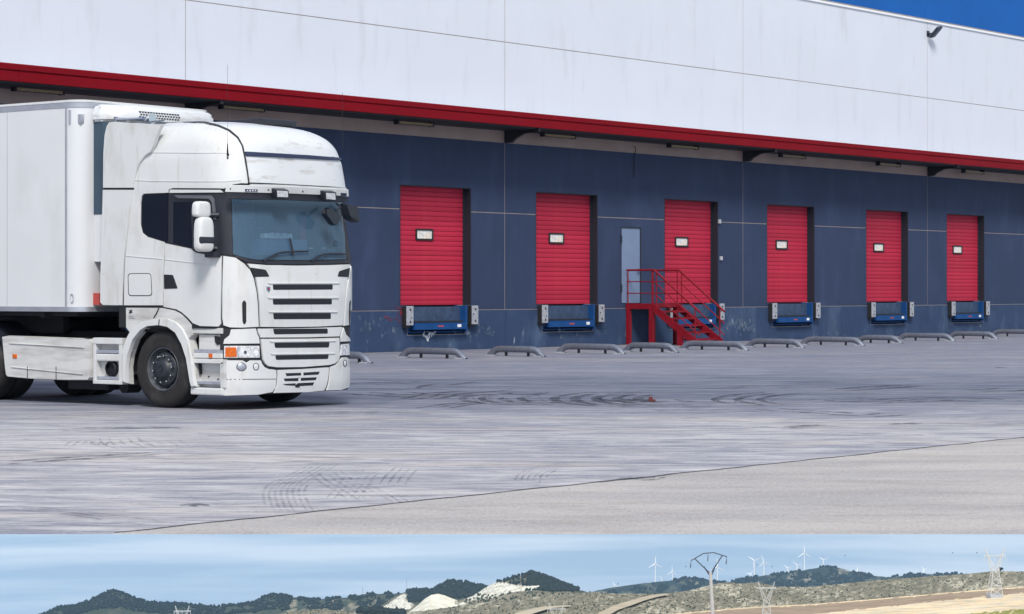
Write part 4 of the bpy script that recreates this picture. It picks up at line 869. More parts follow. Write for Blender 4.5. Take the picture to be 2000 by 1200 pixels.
for yy, x1 in ((617, 260), (620.4, 264)): panel('decal', [(251, yy), (x1, yy+.3), (x1, yy+1), (251, yy+.8)], 'alu', surf=Plane(1, -1.262), lo=0, hi=.003, grid=0, inset=.1, parent=fd)
bm = bmesh.new()   # dark wheel wells
for s in (-1, 1):
    y0, y1 = (-1.2, -.62) if s < 0 else (.62, 1.2)
    n = 20; pr = [(.66*math.cos(a)*1.02, .46+.66*math.sin(a)) for a in [math.pi*i/n for i in range(n+1)]]
    A = [bm.verts.new((x, y0, z)) for x, z in pr]; B = [bm.verts.new((x, y1, z)) for x, z in pr]
    for i in range(n): bm.faces.new((A[i], A[i+1], B[i+1], B[i]))
    bm.faces.new([bm.verts.new((x, (y1 if s < 0 else y0), z)) for x, z in pr])
obj('wheel_well', bm, 'chassis', tr)
obj('left_mudguard', (lambda b: (add_box(b, -.7, -.62, .85, 1.22, .35, 1.2), add_box(b, -.62, .62, .85, 1.22, 1.14, 1.24), b)[2])(bmesh.new()), W, tr)
# step well
xa, xb = on_side(377, 700).x, on_side(432, 700).x
sw_ = obj('step_well', box(xa, xb+.02, -1.14, -1.05, .30, 1.12), 'truck_dirty', tr)
def zs(py): return on_side(405, py).z
bm = bmesh.new(); add_box(bm, xa-.04, xb, -1.235, -1.02, zs(652), zs(641), .006); add_box(bm, xa+.06, xb, -1.2, -1.1, zs(684), zs(654), .01); obj('step_riser', bm, 'truck_dirty', sw_)
obj('step_tread', box(xa, xb, -1.225, -1.02, zs(690), zs(684), .004), 'step_grey', sw_); obj('step_tread', box(xa+.02, xb, -1.225, -1.02, zs(751), zs(745.5), .004), 'step_grey', sw_)
bm = bmesh.new(); add_box(bm, xa+.0, xb, -1.245, -1.05, zs(700), zs(690.3), .008); add_box(bm, xa+.01, xb, -1.245, -1.05, zs(710), zs(701.2), .008); obj('step_bar', bm, W, sw_)
bm = bmesh.new(); add_box(bm, xa-.05, xb+.02, -1.25, -1.0, zs(772), zs(758), .02); obj('sill', bm, W, sw_)
bm = bmesh.new(); add_box(bm, xb-.03, xb+.05, -1.235, -1.0, zs(757), zs(702), .006); obj('bumper_return', bm, 'truck_dirty', sw_)
panel('side_reflector', [(407.5, 690.5), (414.5, 690.8), (414.7, 699.5), (407.7, 699.3)], 'amber', surf=Plane(1, -1.25), lo=-.01, hi=.008, grid=0, inset=.5, lab='small orange side reflector on the step')
for px, py in ((408, 736), (426, 741), (434, 709.5)): panel('body_bolt', [(px+1.5*math.cos(a), py+1.7*math.sin(a)) for a in (0, 1.05, 2.1, 3.14, 4.2, 5.25)], 'seam', surf=Plane(1, -1.142 if px < 430 else -1.262), lo=0, hi=.008, grid=0, inset=.2)
panel('door_pocket', [(419, 656), (430.5, 658), (431.5, 672), (424, 674), (420, 668)], 'chassis', surf=Plane(1, -1.21), lo=0, hi=.006, grid=0, inset=.3)
obj('lower_dark_box', box(.62, 1.12, -1.04, 1.2, .34, 1.1), 'chassis', tr)
obj('lower_left_side', box(.66, 1.14, 1.2, 1.245, .26, 1.1), W, tr)
# side skirt between the axles
PK = Plane(1, -1.2)
sk = panel('side_skirt', [(5, 656), (60, 657.5), (120, 659.8), (178, 662), (181, 666), (179.5, 738), (175, 744), (120, 743.8), (60, 741.5), (17, 737.5), (13, 733), (11, 720)], 'truck_dirty', surf=PK, lo=-.12, hi=.03, grid=0, inset=2.2)
for pl in ([(18, 669.5), (165, 678), (165, 680.3), (18, 671.8)], [(22, 716), (163, 730.5), (163, 732.5), (22, 718)]): panel('skirt_ridge', pl, 'truck_dirty', surf=Plane(1, -1.23), lo=-.005, hi=.014, grid=0, inset=.7, parent=sk)
for x in (53, 109): panel('skirt_gap', [(x, 716), (x+1, 716), (x+1.4, 743), (x, 743)], 'seam', surf=Plane(1, -1.231), lo=0, hi=.003, grid=0, inset=.1, parent=sk)
panel('side_reflector', [(24.5, 691.5), (33.5, 692), (34, 700.6), (24.8, 700.2)], 'amber', surf=Plane(1, -1.23), lo=-.01, hi=.012, grid=0, inset=.8, lab='small orange side reflector on the skirt')
bm = bmesh.new(); p0, p1 = on_side(4, 660, -1.2), on_side(181, 664, -1.2); add_box(bm, p0.x, p1.x, -1.19, -.72, p1.z-.06, p1.z-.02, .01); add_box(bm, p0.x+.05, p1.x, -1.1, -.55, .40, p1.z-.06); obj('tank', bm, 'truck_dirty', tr)
bm = bmesh.new()
for x in (-2.75, -2.3, -1.9, -1.55): add_box(bm, x, x+.09, -1.16, -.75, .875, .90)
obj('tank_strap', bm, 'chassis', tr)
q0, q1 = on_side(184, 700, -1.2).x, on_side(240, 700, -1.2).x
sb_ = obj('rear_step_box', (lambda b: (add_box(b, q0, q1-.01, -1.12, -.7, .34, .90), b)[1])(bmesh.new()), 'truck_dirty', tr)
bm = bmesh.new(); add_box(bm, q0-.0, q1, -1.225, -1.1, .83, .915, .01); add_box(bm, q0, q0+.05, -1.22, -1.1, .33, .83, .006); add_box(bm, q1-.06, q1, -1.22, -1.1, .33, .83, .006); add_box(bm, q0+.05, q1-.06, -1.21, -1.1, .60, .70, .02); add_box(bm, q0, q1, -1.225, -1.1, .29, .345, .008); obj('step_frame', bm, W, sb_)
obj('step_tread', box(q0+.05, q1-.06, -1.21, -1.1, .705, .75, .004), 'step_grey', sb_); obj('step_tread', box(q0+.05, q1-.06, -1.2, -1.1, .35, .39, .004), 'step_grey', sb_)
ex = on_side(221, 720, -1.13); add = add_lathe(bmesh.new(), [(.09, -.06), (.105, -.05), (.105, .02), (.09, .02), (.088, -.01), (.001, -.01)], 20, 'Y', (ex.x, -1.13, ex.z)); obj('exhaust_outlet', add, 'grille_black', sb_)
# chassis, axles, fifth wheel
bm = bmesh.new()
for y in (-.40, .40): add_box(bm, -4.9, 1.0, y-.04, y+.04, .72, .98)
add_box(bm, -3.1, -.8, -.35, .35, .55, .8); add_box(bm, -.9, -.7, -.5, .5, .45, 1.2); add_bar(bm, (-3.7, -1, .52), (-3.7, 1, .52), .09, 10); add_bar(bm, (0, -.9, .45), (0, .9, .45), .07, 8)
add_box(bm, -1.1, -.75, -1.0, -.55, .28, .42); add_bar(bm, (-.95, -1.0, .25), (-.95, -.75, .25), .09, 12); add_box(bm, -2.0, -1.2, -1.05, -.5, .2, .36)
obj('chassis_frame', bm, 'chassis', tr)
bm = bmesh.new(); add_box(bm, -3.95, -3.05, -.5, .5, .98, 1.13, .04); add_box(bm, -4.3, -3.9, -.42, .42, .98, 1.06, .02); obj('fifth_wheel', bm, 'chassis', tr)
def mud(s):
    bm = bmesh.new(); n = 18; y0, y1 = (s*1.22, s*.62)
    for i in range(n):
        a0, a1 = math.pi*(i/n*.86+.07), math.pi*((i+1)/n*.86+.07)
        P_ = [bm.verts.new((-3.7+r_*math.cos(a), y, .50+r_*math.sin(a))) for a in (a0, a1) for y in (y0, y1) for r_ in (.60, .625)]
        bm.faces.new((P_[1], P_[3], P_[7], P_[5])); bm.faces.new((P_[0], P_[4], P_[6], P_[2])); bm.faces.new((P_[0], P_[1], P_[5], P_[4])); bm.faces.new((P_[2], P_[6], P_[7], P_[3]))
    bmesh.ops.recalc_face_normals(bm, faces=bm.faces); return bm
obj('rear_mudguard', mud(-1), 'black_plastic', tr); obj('rear_mudguard', mud(1), 'black_plastic', tr)
bm = bmesh.new(); add_tube(bm, [(-.8, -.3, 1.9), (-1.1, -.45, 1.45), (-1.45, -.4, 1.35), (-1.6, -.3, 1.7)], .02, 6); add_tube(bm, [(-.8, -.1, 1.8), (-1.1, -.2, 1.35), (-1.5, -.1, 1.6)], .02, 6); obj('air_hose', bm, 'red_cloth', tr)

# wheels
def wheel_parts(par, steer=True, first=None, s=-1, x=0, y=-1.2):
    """outer face towards local -y when s = -1"""
    e = link(bpy.data.objects.new('wheel', first['tyre'])); e.parent = par; e.location = (x, y, .515); e.rotation_euler = (0, 0, 0 if s < 0 else math.pi)
    for k, me in first.items():
        if k == 'tyre' or me is None: continue
        base = 'wheel_nut' if k.startswith('nut') else k
        o = link(bpy.data.objects.new(base, me)); o.parent = e
        if base == 'hand_hole': o['kind'] = 'stuff'
    return e
def mk(name, bm, m, sm=35):
    me = bpy.data.meshes.new(name); bm.to_mesh(me); bm.free(); me.polygons.foreach_set('use_smooth', [True]*len(me.polygons)); me.set_sharp_from_angle(angle=R(sm)); me.materials.append(M[m]); return me
typ = [(.292, .02), (.30, .0), (.33, -.004), (.36, .002), (.40, -.012), (.45, -.006), (.475, .004), (.49, .014), (.505, .03), (.515, .05), (.515, .28), (.50, .31), (.45, .325), (.36, .32), (.29, .30)]
bm = add_lathe(bmesh.new(), typ, 64)
bmg = bmesh.new()
for y in (.09, .14, .19, .24): add_lathe(bmg, [(.5155, y-.006), (.5165, y-.006), (.5165, y+.006), (.5155, y+.006)], 48)
me_t = mk('tyre', bm, 'tyre')
bm = add_lathe(bmesh.new(), [(.292, .012), (.286, .004), (.278, .008), (.272, .05), (.262, .09), (.235, .115), (.215, .105), (.19, .09), (.001, .09)], 48); me_r = mk('rim', bm, 'rim')
bm = bmesh.new()
for k in range(10):
    a = 2*math.pi*(k+.5)/10; c = Vector((.245*math.cos(a), .092, .245*math.sin(a)))
    add_lathe(bm, [(.001, -.002), (.024, -.002), (.024, .01)], 10, 'Y', c)
me_h = mk('hand_hole', bm, 'chassis')
bm = add_lathe(bmesh.new(), [(.222, .10), (.222, .045), (.212, .035), (.16, .028), (.13, .0), (.118, -.022), (.10, -.034), (.045, -.036), (.04, -.03), (.001, -.03)], 40); me_b = mk('hub', bm, 'hub')
bm = add_lathe(bmesh.new(), [(.035, -.030), (.035, -.040), (.028, -.042), (.001, -.038)], 20); me_c = mk('hub_cap', bm, 'black_plastic')
nuts = {}
for k in range(10):
    a = 2*math.pi*(k+.25)/10; c = Vector((.178*math.cos(a), 0, .178*math.sin(a)))
    bm = add_lathe(bmesh.new(), [(.017, .035), (.017, .012), (.013, -.012), (.006, -.018), (.001, -.018)], 8, 'Y', c); nuts['nut%d' % k] = mk('wheel_nut', bm, 'chrome')
FW = dict(tyre=me_t, rim=me_r, hand_hole=me_h, hub=me_b, hub_cap=me_c, **nuts)
# drive and trailer wheels: deep dish
bm = add_lathe(bmesh.new(), [(.292, .012), (.284, .004), (.276, .02), (.268, .14), (.24, .17), (.16, .175), (.15, .06), (.12, .04), (.001, .04)], 36); me_d = mk('rim', bm, 'rim')
DWh = dict(tyre=me_t, rim=me_d)
wheel_parts(tr, True, FW, -1, 0, -1.205); wheel_parts(tr, True, FW, 1, 0, 1.205)
for s in (-1, 1):
    wheel_parts(tr, False, DWh, s, -3.7, s*1.22); wheel_parts(tr, False, DWh, s, -3.7, s*.87)
bpy.data.meshes.remove(bpy.data.meshes['none']) if 'none' in bpy.data.meshes else None; bmg.free()

# ================================================================== the refrigerated trailer
tl = thing('refrigerated_trailer', 'long white refrigerated trailer with silver rails and front cooling unit behind the truck cab', 'trailer', TC, TRZ)
XF, XB, YS, ZB0, ZT0 = -1.50, -15.0, 1.275, 1.27, 4.16
def plan_ring(z, off=0, rc=.26):
    pts = []
    for s in (-1, 1):
        arc = [(XF+off-rc+rc*math.sin(a), s*(YS+off-rc+rc*math.cos(a)), z) for a in [math.pi/2*i/8 for i in range(9)]]
        pts += ([(XB-off, s*(YS+off), z)]+arc) if s < 0 else (arc[::-1]+[(XB-off, s*(YS+off), z)])
    return pts
def ring_solid(z0, z1, off=0, rc=.26):
    bm = bmesh.new(); A = [bm.verts.new(p) for p in plan_ring(z0, off, rc)]; B = [bm.verts.new(p) for p in plan_ring(z1, off, rc)]; n = len(A)
    for i in range(n): bm.faces.new((A[i], A[(i+1) % n], B[(i+1) % n], B[i]))
    bm.faces.new(A[::-1]); bm.faces.new(B); bmesh.ops.recalc_face_normals(bm, faces=bm.faces); return bm
obj('box_body', ring_solid(ZB0+.06, ZT0-.10), 'trailer_white', tl, smooth=40)
tp = obj('top_rail', ring_solid(ZT0-.105, ZT0-.03, .006), 'alu', tl, smooth=40); obj('roof_edge', ring_solid(ZT0-.03, ZT0, .012), 'truck_white', tp, smooth=40)
obj('bottom_rail', ring_solid(ZB0-.005, ZB0+.062, .008), 'alu', tl, smooth=40)
bm = bmesh.new()
for x in (-1.775, -1.80): add_box(bm, x-.006, x+.006, -YS-.008, -YS+.01, ZB0+.065, ZT0-.11)
obj('corner_moulding', bm, 'alu', tl)
bm = bmesh.new()
for k in range(1, 11): add_box(bm, -1.8-k*1.2-.003, -1.8-k*1.2+.003, -YS-.0015, -YS+.01, ZB0+.065, ZT0-.11)
obj('panel_seam', bm, 'alu', tl)
bm = bmesh.new(); add_box(bm, XF-.22, XF-.20, -YS-.022, -YS+.05, ZT0-.32, ZT0-.14); q_ = on_side(158, 216, -1.2); add_box(bm, q_.x-.02, q_.x+.03, -1.235, -1.15, ZT0-.32, ZT0-.2); obj('tie_bracket', bm, 'alu', tl)
bm = bmesh.new(); add_tube(bm, [(XF-.18+.03*math.cos(a), -YS-.0, 1.45+.06*math.sin(a)) for a in [i*.6 for i in range(11)]], .006, 5); obj('tie_ring', bm, 'alu', tl)
# cooling unit
def unit(z0, z1, x1, w_, ch, ch2=0):
    bm = bmesh.new(); P_ = lambda z, k: [(XF, -w_+k, z), (XF+.12, -w_+k, z), (x1-ch-k, -w_+k, z), (x1-k, -w_+ch+k, z), (x1-k, w_-ch-k, z), (x1-ch-k, w_-k, z), (XF, w_-k, z)]
    A = [bm.verts.new(p) for p in P_(z0, 0)]; B = [bm.verts.new(p) for p in P_(z1-ch2, 0)]; C_ = [bm.verts.new(p) for p in P_(z1, ch2)]; n = len(A)
    for X_, Y_ in ((A, B), (B, C_)):
        for i in range(n): bm.faces.new((X_[i], X_[(i+1) % n], Y_[(i+1) % n], Y_[i]))
    bm.faces.new(A[::-1]); bm.faces.new(C_); bmesh.ops.recalc_face_normals(bm, faces=bm.faces); return bm
cu = obj('cooling_unit', unit(2.60, 3.86, -1.13, 1.04, .18), 'reefer_dark', tl)
bmc = unit(3.862, 4.10, -1.05, 1.08, .26, .07); bmesh.ops.bevel(bmc, geom=bmc.edges[:], offset=.03, segments=2, affect='EDGES'); obj('unit_cap', bmc, 'roof_paint', cu, smooth=50)
obj('unit_base', unit(1.95, 2.597, -1.2, 1.03, .10), 'trailer_white', cu)
bm = bmesh.new()
for i in range(15):
    for j in range(3):
        y = -.62+i*.052+(j % 2)*.02; z = 3.93+j*.034; add_box(bm, -1.062, -1.048+.004, y, y+.032, z, z+.017)
tag(obj('vent_grille', bm, 'seam', cu), kind='stuff')
bm = bmesh.new(); add_box(bm, XF, XF+.12, -1.05, -.85, 1.36, 1.52); obj('connector_box', bm, 'label_red', tl)
bm = bmesh.new()
for y in (-.55, .55): add_box(bm, XB+.1, -2.6, y-.05, y+.05, .95, 1.25)
for k in range(12): add_box(bm, -2.4-k*1.05, -2.32-k*1.05, -1.2, 1.2, 1.18, 1.26)
add_box(bm, -3.9, -1.75, -1.1, 1.1, 1.20, 1.262); obj('subframe', bm, 'chassis', tl)
bm = bmesh.new()
for y in (-.95, .95): add_box(bm, -5.9, -5.75, y-.07, y+.07, .35, 1.25); add_box(bm, -6.0, -5.65, y-.14, y+.14, .30, .34)
obj('landing_leg', bm, 'galv', tl)
for x in (-9.9, -11.2, -12.5):
    obj('axle', add_bar(bmesh.new(), (x, -1.1, .515), (x, 1.1, .515), .07, 8), 'chassis', tl)
    for s in (-1, 1): wheel_parts(tl, False, DWh, s, x, s*1.22)
full.free()

# ================================================================== the valley seen below the lip of the deck
ROCK, SCRUB, SCRUB2, FOREST, TAN, BROWN, OLIVE, PALE = (.85, .80, .66), (.21, .185, .125), (.31, .27, .19), (.06, .075, .05), (.82, .63, .40), (.36, .255, .18), (.28, .27, .07), (.80, .72, .54)
from mathutils import noise as NZ
def lerp3(a, b, t): return tuple(a[i]+(b[i]-a[i])*t for i in range(3))
class Ridge:
    """a hill range given by its crest line (photo pixels) and real distances of its foot and crest"""
    def __init__(s, prof, zc, zf, foot, amp, sh=.75):
        s.p = prof; s.zc, s.zf, s.foot, s.amp, s.sh = zc, zf, foot, amp, sh; s.X = [q[0] for q in prof]; s.Yc = [q[1] for q in prof]
    def crest(s, px): return interp(px, s.X, s.Yc)
    def pt(s, px, f):
        Z = s.zf+(s.zc-s.zf)*f; c = s.crest(px)+s.amp*.25*NZ.noise((px*.11, 3.1, s.zc*.01))
        if f <= 1:
            y = s.foot+(c-s.foot)*(f**s.sh); y += s.amp*math.sin(math.pi*f)*NZ.fractal((px*.022, f*4.5, s.zc*.003), 1, 2, 4)
        else: y = c+(f-1)*90
        return at(px, y, Z)
    def build(s, name, x0, x1, dx, rows, colf, label=None, back=.35):
        bm = bmesh.new(); lay = bm.loops.layers.float_color.new('albedo'); G = []; C = {}
        fr = [i/rows for i in range(rows+1)]+[1+back*.15, 1+back*.5, 1+back]
        nx = int((x1-x0)/dx)
        for i in range(nx+1):
            px = x0+(x1-x0)*i/nx; col = []
            for f in fr:
                p = s.pt(px, f); v = bm.verts.new(p); col.append(v); C[v] = colf(px, HZ-(p.z-CZ)/p.y*FPX, f)
            G.append(col)
        for a, b in zip(G, G[1:]):
            for j in range(len(fr)-1):
                f_ = bm.faces.new((a[j], b[j], b[j+1], a[j+1])); f_.smooth = True
                for lp in f_.loops: lp[lay] = (*C[lp.vert], 1)
        o = obj(name, bm, 'terrain'); tag(o, label, kind='structure'); return o
def nv(x, y, k=1.0, o=0): return NZ.fractal((x*k, y*k*2.2, o), .9, 2, 4)
def mixn(a, b, x, y, k, lo, hi, o=0):
    t = (nv(x, y, k, o)-lo)/(hi-lo); return lerp3(a, b, max(0, min(1, t)))
far = Ridge([(1050, 1185), (1100, 1172), (1150, 1157), (1200, 1147), (1260, 1139), (1310, 1134), (1340, 1129.5), (1365, 1131), (1400, 1137), (1430, 1136.5), (1450, 1130), (1480, 1126), (1540, 1119), (1570, 1114), (1590, 1110.5), (1605, 1107.5), (1625, 1107), (1640, 1109.5), (1655, 1114), (1675, 1119), (1700, 1124), (1730, 1127.5), (1750, 1126), (1780, 1122), (1820, 1121.5), (1850, 1122.5), (1866, 1120), (1880, 1123), (1900, 1129), (1950, 1137), (2100, 1142), (2300, 1150)], 4200, 3100, 1200, 5)
left = Ridge([(40, 1216), (70, 1205), (92, 1198), (112, 1188), (150, 1183), (180, 1171), (200, 1162), (212, 1157), (225, 1155), (238, 1158), (252, 1165), (270, 1172), (292, 1178), (330, 1179), (360, 1181), (385, 1184), (405, 1185.5), (425, 1184), (470, 1182), (500, 1176), (515, 1167), (528, 1162), (545, 1162), (575, 1167), (605, 1171), (640, 1170), (680, 1167), (715, 1160), (760, 1160), (800, 1158), (850, 1166), (920, 1190)], 2900, 2100, 1225, 5)
cen1 = Ridge([(690, 1200), (730, 1190), (752, 1178), (775, 1163), (797, 1154), (815, 1152.5), (833, 1154), (846, 1152), (862, 1142), (880, 1136), (900, 1137), (925, 1143), (945, 1147), (975, 1160), (1030, 1185)], 2550, 1950, 1225, 4)
cen2 = Ridge([(840, 1196), (880, 1178), (905, 1172), (925, 1163), (945, 1150), (960, 1141), (972, 1137), (985, 1134), (1005, 1128), (1022, 1124), (1037, 1119.5), (1052, 1123), (1075, 1131), (1100, 1141), (1120, 1149), (1145, 1156), (1185, 1172), (1260, 1190)], 2200, 1600, 1225, 4)
mid = Ridge([(-120, 1260), (200, 1236), (520, 1203), (580, 1194), (620, 1190), (660, 1193), (700, 1197), (780, 1198), (860, 1189), (920, 1180), (1000, 1172), (1080, 1162), (1150, 1157.5), (1215, 1160), (1290, 1160), (1340, 1155), (1400, 1140), (1420, 1137.5), (1450, 1140), (1480, 1138), (1520, 1146), (1570, 1147), (1640, 1141), (1700, 1134.5), (1760, 1130), (1830, 1125), (1890, 1121), (1940, 1116), (2000, 1116.5), (2100, 1112), (2300, 1105)], 1500, 820, 1232, 4, .8)
mound = Ridge([(780, 1212), (795, 1199), (812, 1186), (828, 1171), (842, 1162), (856, 1160), (868, 1163), (882, 1169), (905, 1176), (940, 1190)], 1850, 1550, 1222, 2)
C2CLIFF = [(908, 1170), (930, 1160), (948, 1147), (965, 1138), (985, 1138), (1000, 1142), (1025, 1145), (1055, 1144), (1070, 1149), (1035, 1153), (1000, 1157), (975, 1165), (940, 1172), (915, 1174)]
C1CLIFF = [(745, 1188), (762, 1177), (778, 1165), (790, 1160), (797, 1164), (790, 1170), (808, 1182), (800, 1190), (770, 1195)]
def c_far(x, y, f): return mixn(mixn((.03, .045, .04), (.10, .11, .08), x, y, .05, .0, .4, 1), SCRUB2, x, y, .03, .3, .5, 7)
def c_left(x, y, f):
    if x > 560 and y > 1172: return mixn(FOREST, SCRUB2, x, y, .05, -.1, .35, 2)
    return mixn(FOREST, (.10, .10, .07), x, y, .05, .0, .4, 2)
def c_c1(x, y, f): return mixn(ROCK, SCRUB2, x, y, .2, .15, .5, 3) if inpoly(x, y, C1CLIFF) else mixn(SCRUB, FOREST, x, y, .06, -.05, .2, 3)
def c_c2(x, y, f): return mixn(ROCK, SCRUB2, x, y*2, .25, .15, .5, 4) if inpoly(x+3*nv(x, y, .2), y+2*nv(y, x, .2), C2CLIFF) else mixn(SCRUB, FOREST, x, y, .07, 0, .3, 4) if y < 1160 else mixn(SCRUB2, SCRUB, x, y, .07, -.1, .3)
def c_mid(x, y, f):
    c = mixn(SCRUB, SCRUB2, x, y, .09, -.15, .35, 5)
    t = nv(x, y, .10, 9); g = nv(x, y, .012, 12)
    if t*.8+g*1.1 > .30: c = lerp3(c, PALE, min(.5, (t*.8+g*1.1-.30)*2))
    if nv(x, y, .25, 15) > .3: c = lerp3(c, FOREST, .5)
    return c
def c_mound(x, y, f): return mixn(ROCK, PALE, x, y, .1, -.2, .4, 6) if x < 888 and y < 1196 else mixn(ROCK, SCRUB, x, y, .12, -.1, .15, 6)
far.build('hill', 1040, 2320, 5, 40, c_far, 'far wooded ridge carrying the wind turbines')
left.build('hill', 30, 930, 4, 36, c_left, 'dark wooded hill range on the left')
cen1.build('hill', 680, 1040, 3, 36, c_c1, 'hill with a pale quarried flank')
cen2.build('hill', 830, 1270, 2.5, 50, c_c2, 'highest middle hill with a pale cliff face')
mound.build('spoil_mound', 770, 945, 2.5, 30, c_mound, 'pale bare mound below the wooded hill')
mid.build('hill', -130, 2320, 3, 60, c_mid, 'scrubby foreground slopes')
# the fields in front
fld = Ridge([(900, 1246), (1200, 1212), (1290, 1201), (1430, 1189), (1500, 1184.5), (1590, 1180), (1700, 1171), (1800, 1162), (1900, 1153.5), (2000, 1146), (2300, 1124)], 780, 330, 1262, .6, .9)
def c_fld(x, y, f):
    b = interp(x, [900, 1590, 1700, 1850, 1950, 2000, 2300], [1300, 1200, 1188, 1173, 1163, 1158.5, 1140]); g = interp(x, [1800, 1890, 1960, 2000, 2300], [1230, 1199, 1193, 1190, 1180])
    e = 1.6*nv(x, y, .08, 20)
    if y+e > g: return mixn(OLIVE, TAN, x, y, .1, .1, .5, 21)
    if y+e > b: return mixn(TAN, (.70, .60, .44), x, y*5, .03, -.2, .3, 22)
    if y-e < interp(x, fld.X, fld.Yc)+2.0: return TAN
    return mixn(BROWN, (.36, .28, .19), x, y*4, .05, -.2, .4, 23)
fld.build('field', 890, 2310, 4, 60, c_fld, 'bare brown and straw-coloured fields')
# dirt track climbing the slope, laid on the hill mesh
def on_ridge(rg, px, py):
    lo, hi = 0.0, 1.0
    for _ in range(22):
        m_ = (lo+hi)/2; p = rg.pt(px, m_); y = HZ-(p.z-CZ)/p.y*FPX
        if y > py: lo = m_
        else: hi = m_
    return rg.pt(px, (lo+hi)/2)
bm = bmesh.new(); prev = None
for x, y, h in [(1168, 1206, 10), (1185, 1197, 8), (1200, 1189, 7), (1225, 1181, 6), (1250, 1173, 4.5), (1275, 1167, 3.2), (1300, 1163.4, 1.2)]:
    a, b = on_ridge(mid, x, y-h*.3), on_ridge(mid, x+8, y+h); a.z += 1.2; b.z += 1.2; a, b = bm.verts.new(a), bm.verts.new(b)
    if prev: bm.faces.new((prev[0], a, b, prev[1]))
    prev = (a, b)
tag(obj('dirt_track', bm, mat('dirt_track_ground', (.50, .41, .28), .95, noise=(.02, .2))), 'pale dirt track climbing the scrub slope', kind='structure')
bm = bmesh.new(); prev = None
for x, y, h in [(1005, 1206, 6), (1040, 1196, 5), (1062, 1191, 3), (1090, 1188.5, 1.5), (1110, 1187, .8)]:
    a, b = on_ridge(mid, x, y-h*.5), on_ridge(mid, x+10, y+h); a.z += 1.2; b.z += 1.2; a, b = bm.verts.new(a), bm.verts.new(b)
    if prev: bm.faces.new((prev[0], a, b, prev[1]))
    prev = (a, b)
tag(obj('dirt_track', bm, mat('straw_field_ground', (.52, .44, .31), .95, noise=(.02, .2))), 'small straw-coloured field corner left of the dirt track', kind='structure')
# woods and scrub: many small uneven crowns joined into one mass per range
ico = bmesh.new(); bmesh.ops.create_icosphere(ico, subdivisions=1, radius=1); IV = [v.co.copy() for v in ico.verts]; IF = [[v.index for v in f.verts] for f in ico.faces]; ico.free()
def woods(name, rg, n, xr, fr, r0, r1, m_, label, cond=None, crest=.3):
    V, F = [], []; k = 0; tries = 0
    while k < n and tries < n*6:
        tries += 1; px = random.uniform(*xr); f = 1-.02*random.random() if random.random() < crest else random.uniform(*fr)
        p = rg.pt(px, f); y = HZ-(p.z-CZ)/p.y*FPX
        if cond and not cond(px, y): continue
        r_ = random.uniform(r0, r1)*(.6 if random.random() < .5 else 1); b = len(V); zs_ = random.uniform(.8, 1.5)
        for v in IV:
            q = r_*random.uniform(.7, 1.25); V.append((p.x+v.x*q, p.y+v.y*q, p.z+r_*.5+v.z*q*zs_))
        F += [[b+i for i in t] for t in IF]; k += 1
    me = bpy.data.meshes.new(name); me.from_pydata(V, [], F); me.materials.append(M[m_]); o = link(bpy.data.objects.new(name, me)); tag(o, label, kind='stuff'); return o
woods('woodland', left, 3800, (60, 780), (.45, 1), 1.2, 2.3, 'leaf', 'dark dense woodland covering the left hills', lambda x, y: nv(x, y, .03, 30) > (-.35 if x < 560 else -.02), .22)
woods('woodland', far, 3600, (1150, 1950), (.35, 1), 1.5, 2.9, 'leaf', 'blue-green woodland on the far turbine ridge', lambda x, y: x > 1320 and nv(x, y, .03, 31) > -.12 or nv(x, y, .03, 31) > .1, .12)
woods('woodland', cen1, 1300, (795, 960), (.55, 1), 1.3, 2.4, 'leaf', 'pines on the quarried hill', lambda x, y: not inpoly(x, y, C1CLIFF), .15)
woods('woodland', cen2, 1300, (965, 1130), (.6, 1), 1.1, 2.2, 'leaf', 'pines on the right flank of the highest middle hill', lambda x, y: (x > 1030 or random.random() < .12) and not inpoly(x, y, C2CLIFF) and y < 1156, .16)
woods('scrub', mid, 2600, (560, 2010), (.2, 1), .25, .55, 'leaf2', 'low olive scrub on the foreground slopes', lambda x, y: nv(x, y, .05, 33) > -.15, .02)
woods('scrub', cen2, 500, (880, 1200), (.3, .9), .7, 1.5, 'leaf2', 'low scrub below the pale cliff', lambda x, y: y > 1160, 0)
woods('woodland', mid, 260, (700, 790), (.9, 1.0), 1.6, 2.6, 'leaf', 'small grove of dark trees at the foot of the quarried hill', None, .3)
# the lone round tree on the right skyline
p = mid.pt(1954, 1.0); tt = thing('tree', 'single dark round tree on the skyline right of the lattice pylon', 'tree', p)
V_ = bmesh.new()
for _ in range(26):
    a = random.uniform(0, 6.28); q = Vector((random.gauss(0, .8), random.gauss(0, .8), 1.6+random.gauss(0, .35))); r_ = random.uniform(.4, .8); b0 = [V_.verts.new(q+v*r_*random.uniform(.7, 1.2)) for v in IV]
    for t in IF: V_.faces.new([b0[i] for i in t])
obj('crown', V_, 'leaf', tt); obj('trunk', add_bar(bmesh.new(), (0, 0, -.5), (0, 0, 1.5), .2, 6, .12), 'pole_steel', tt)

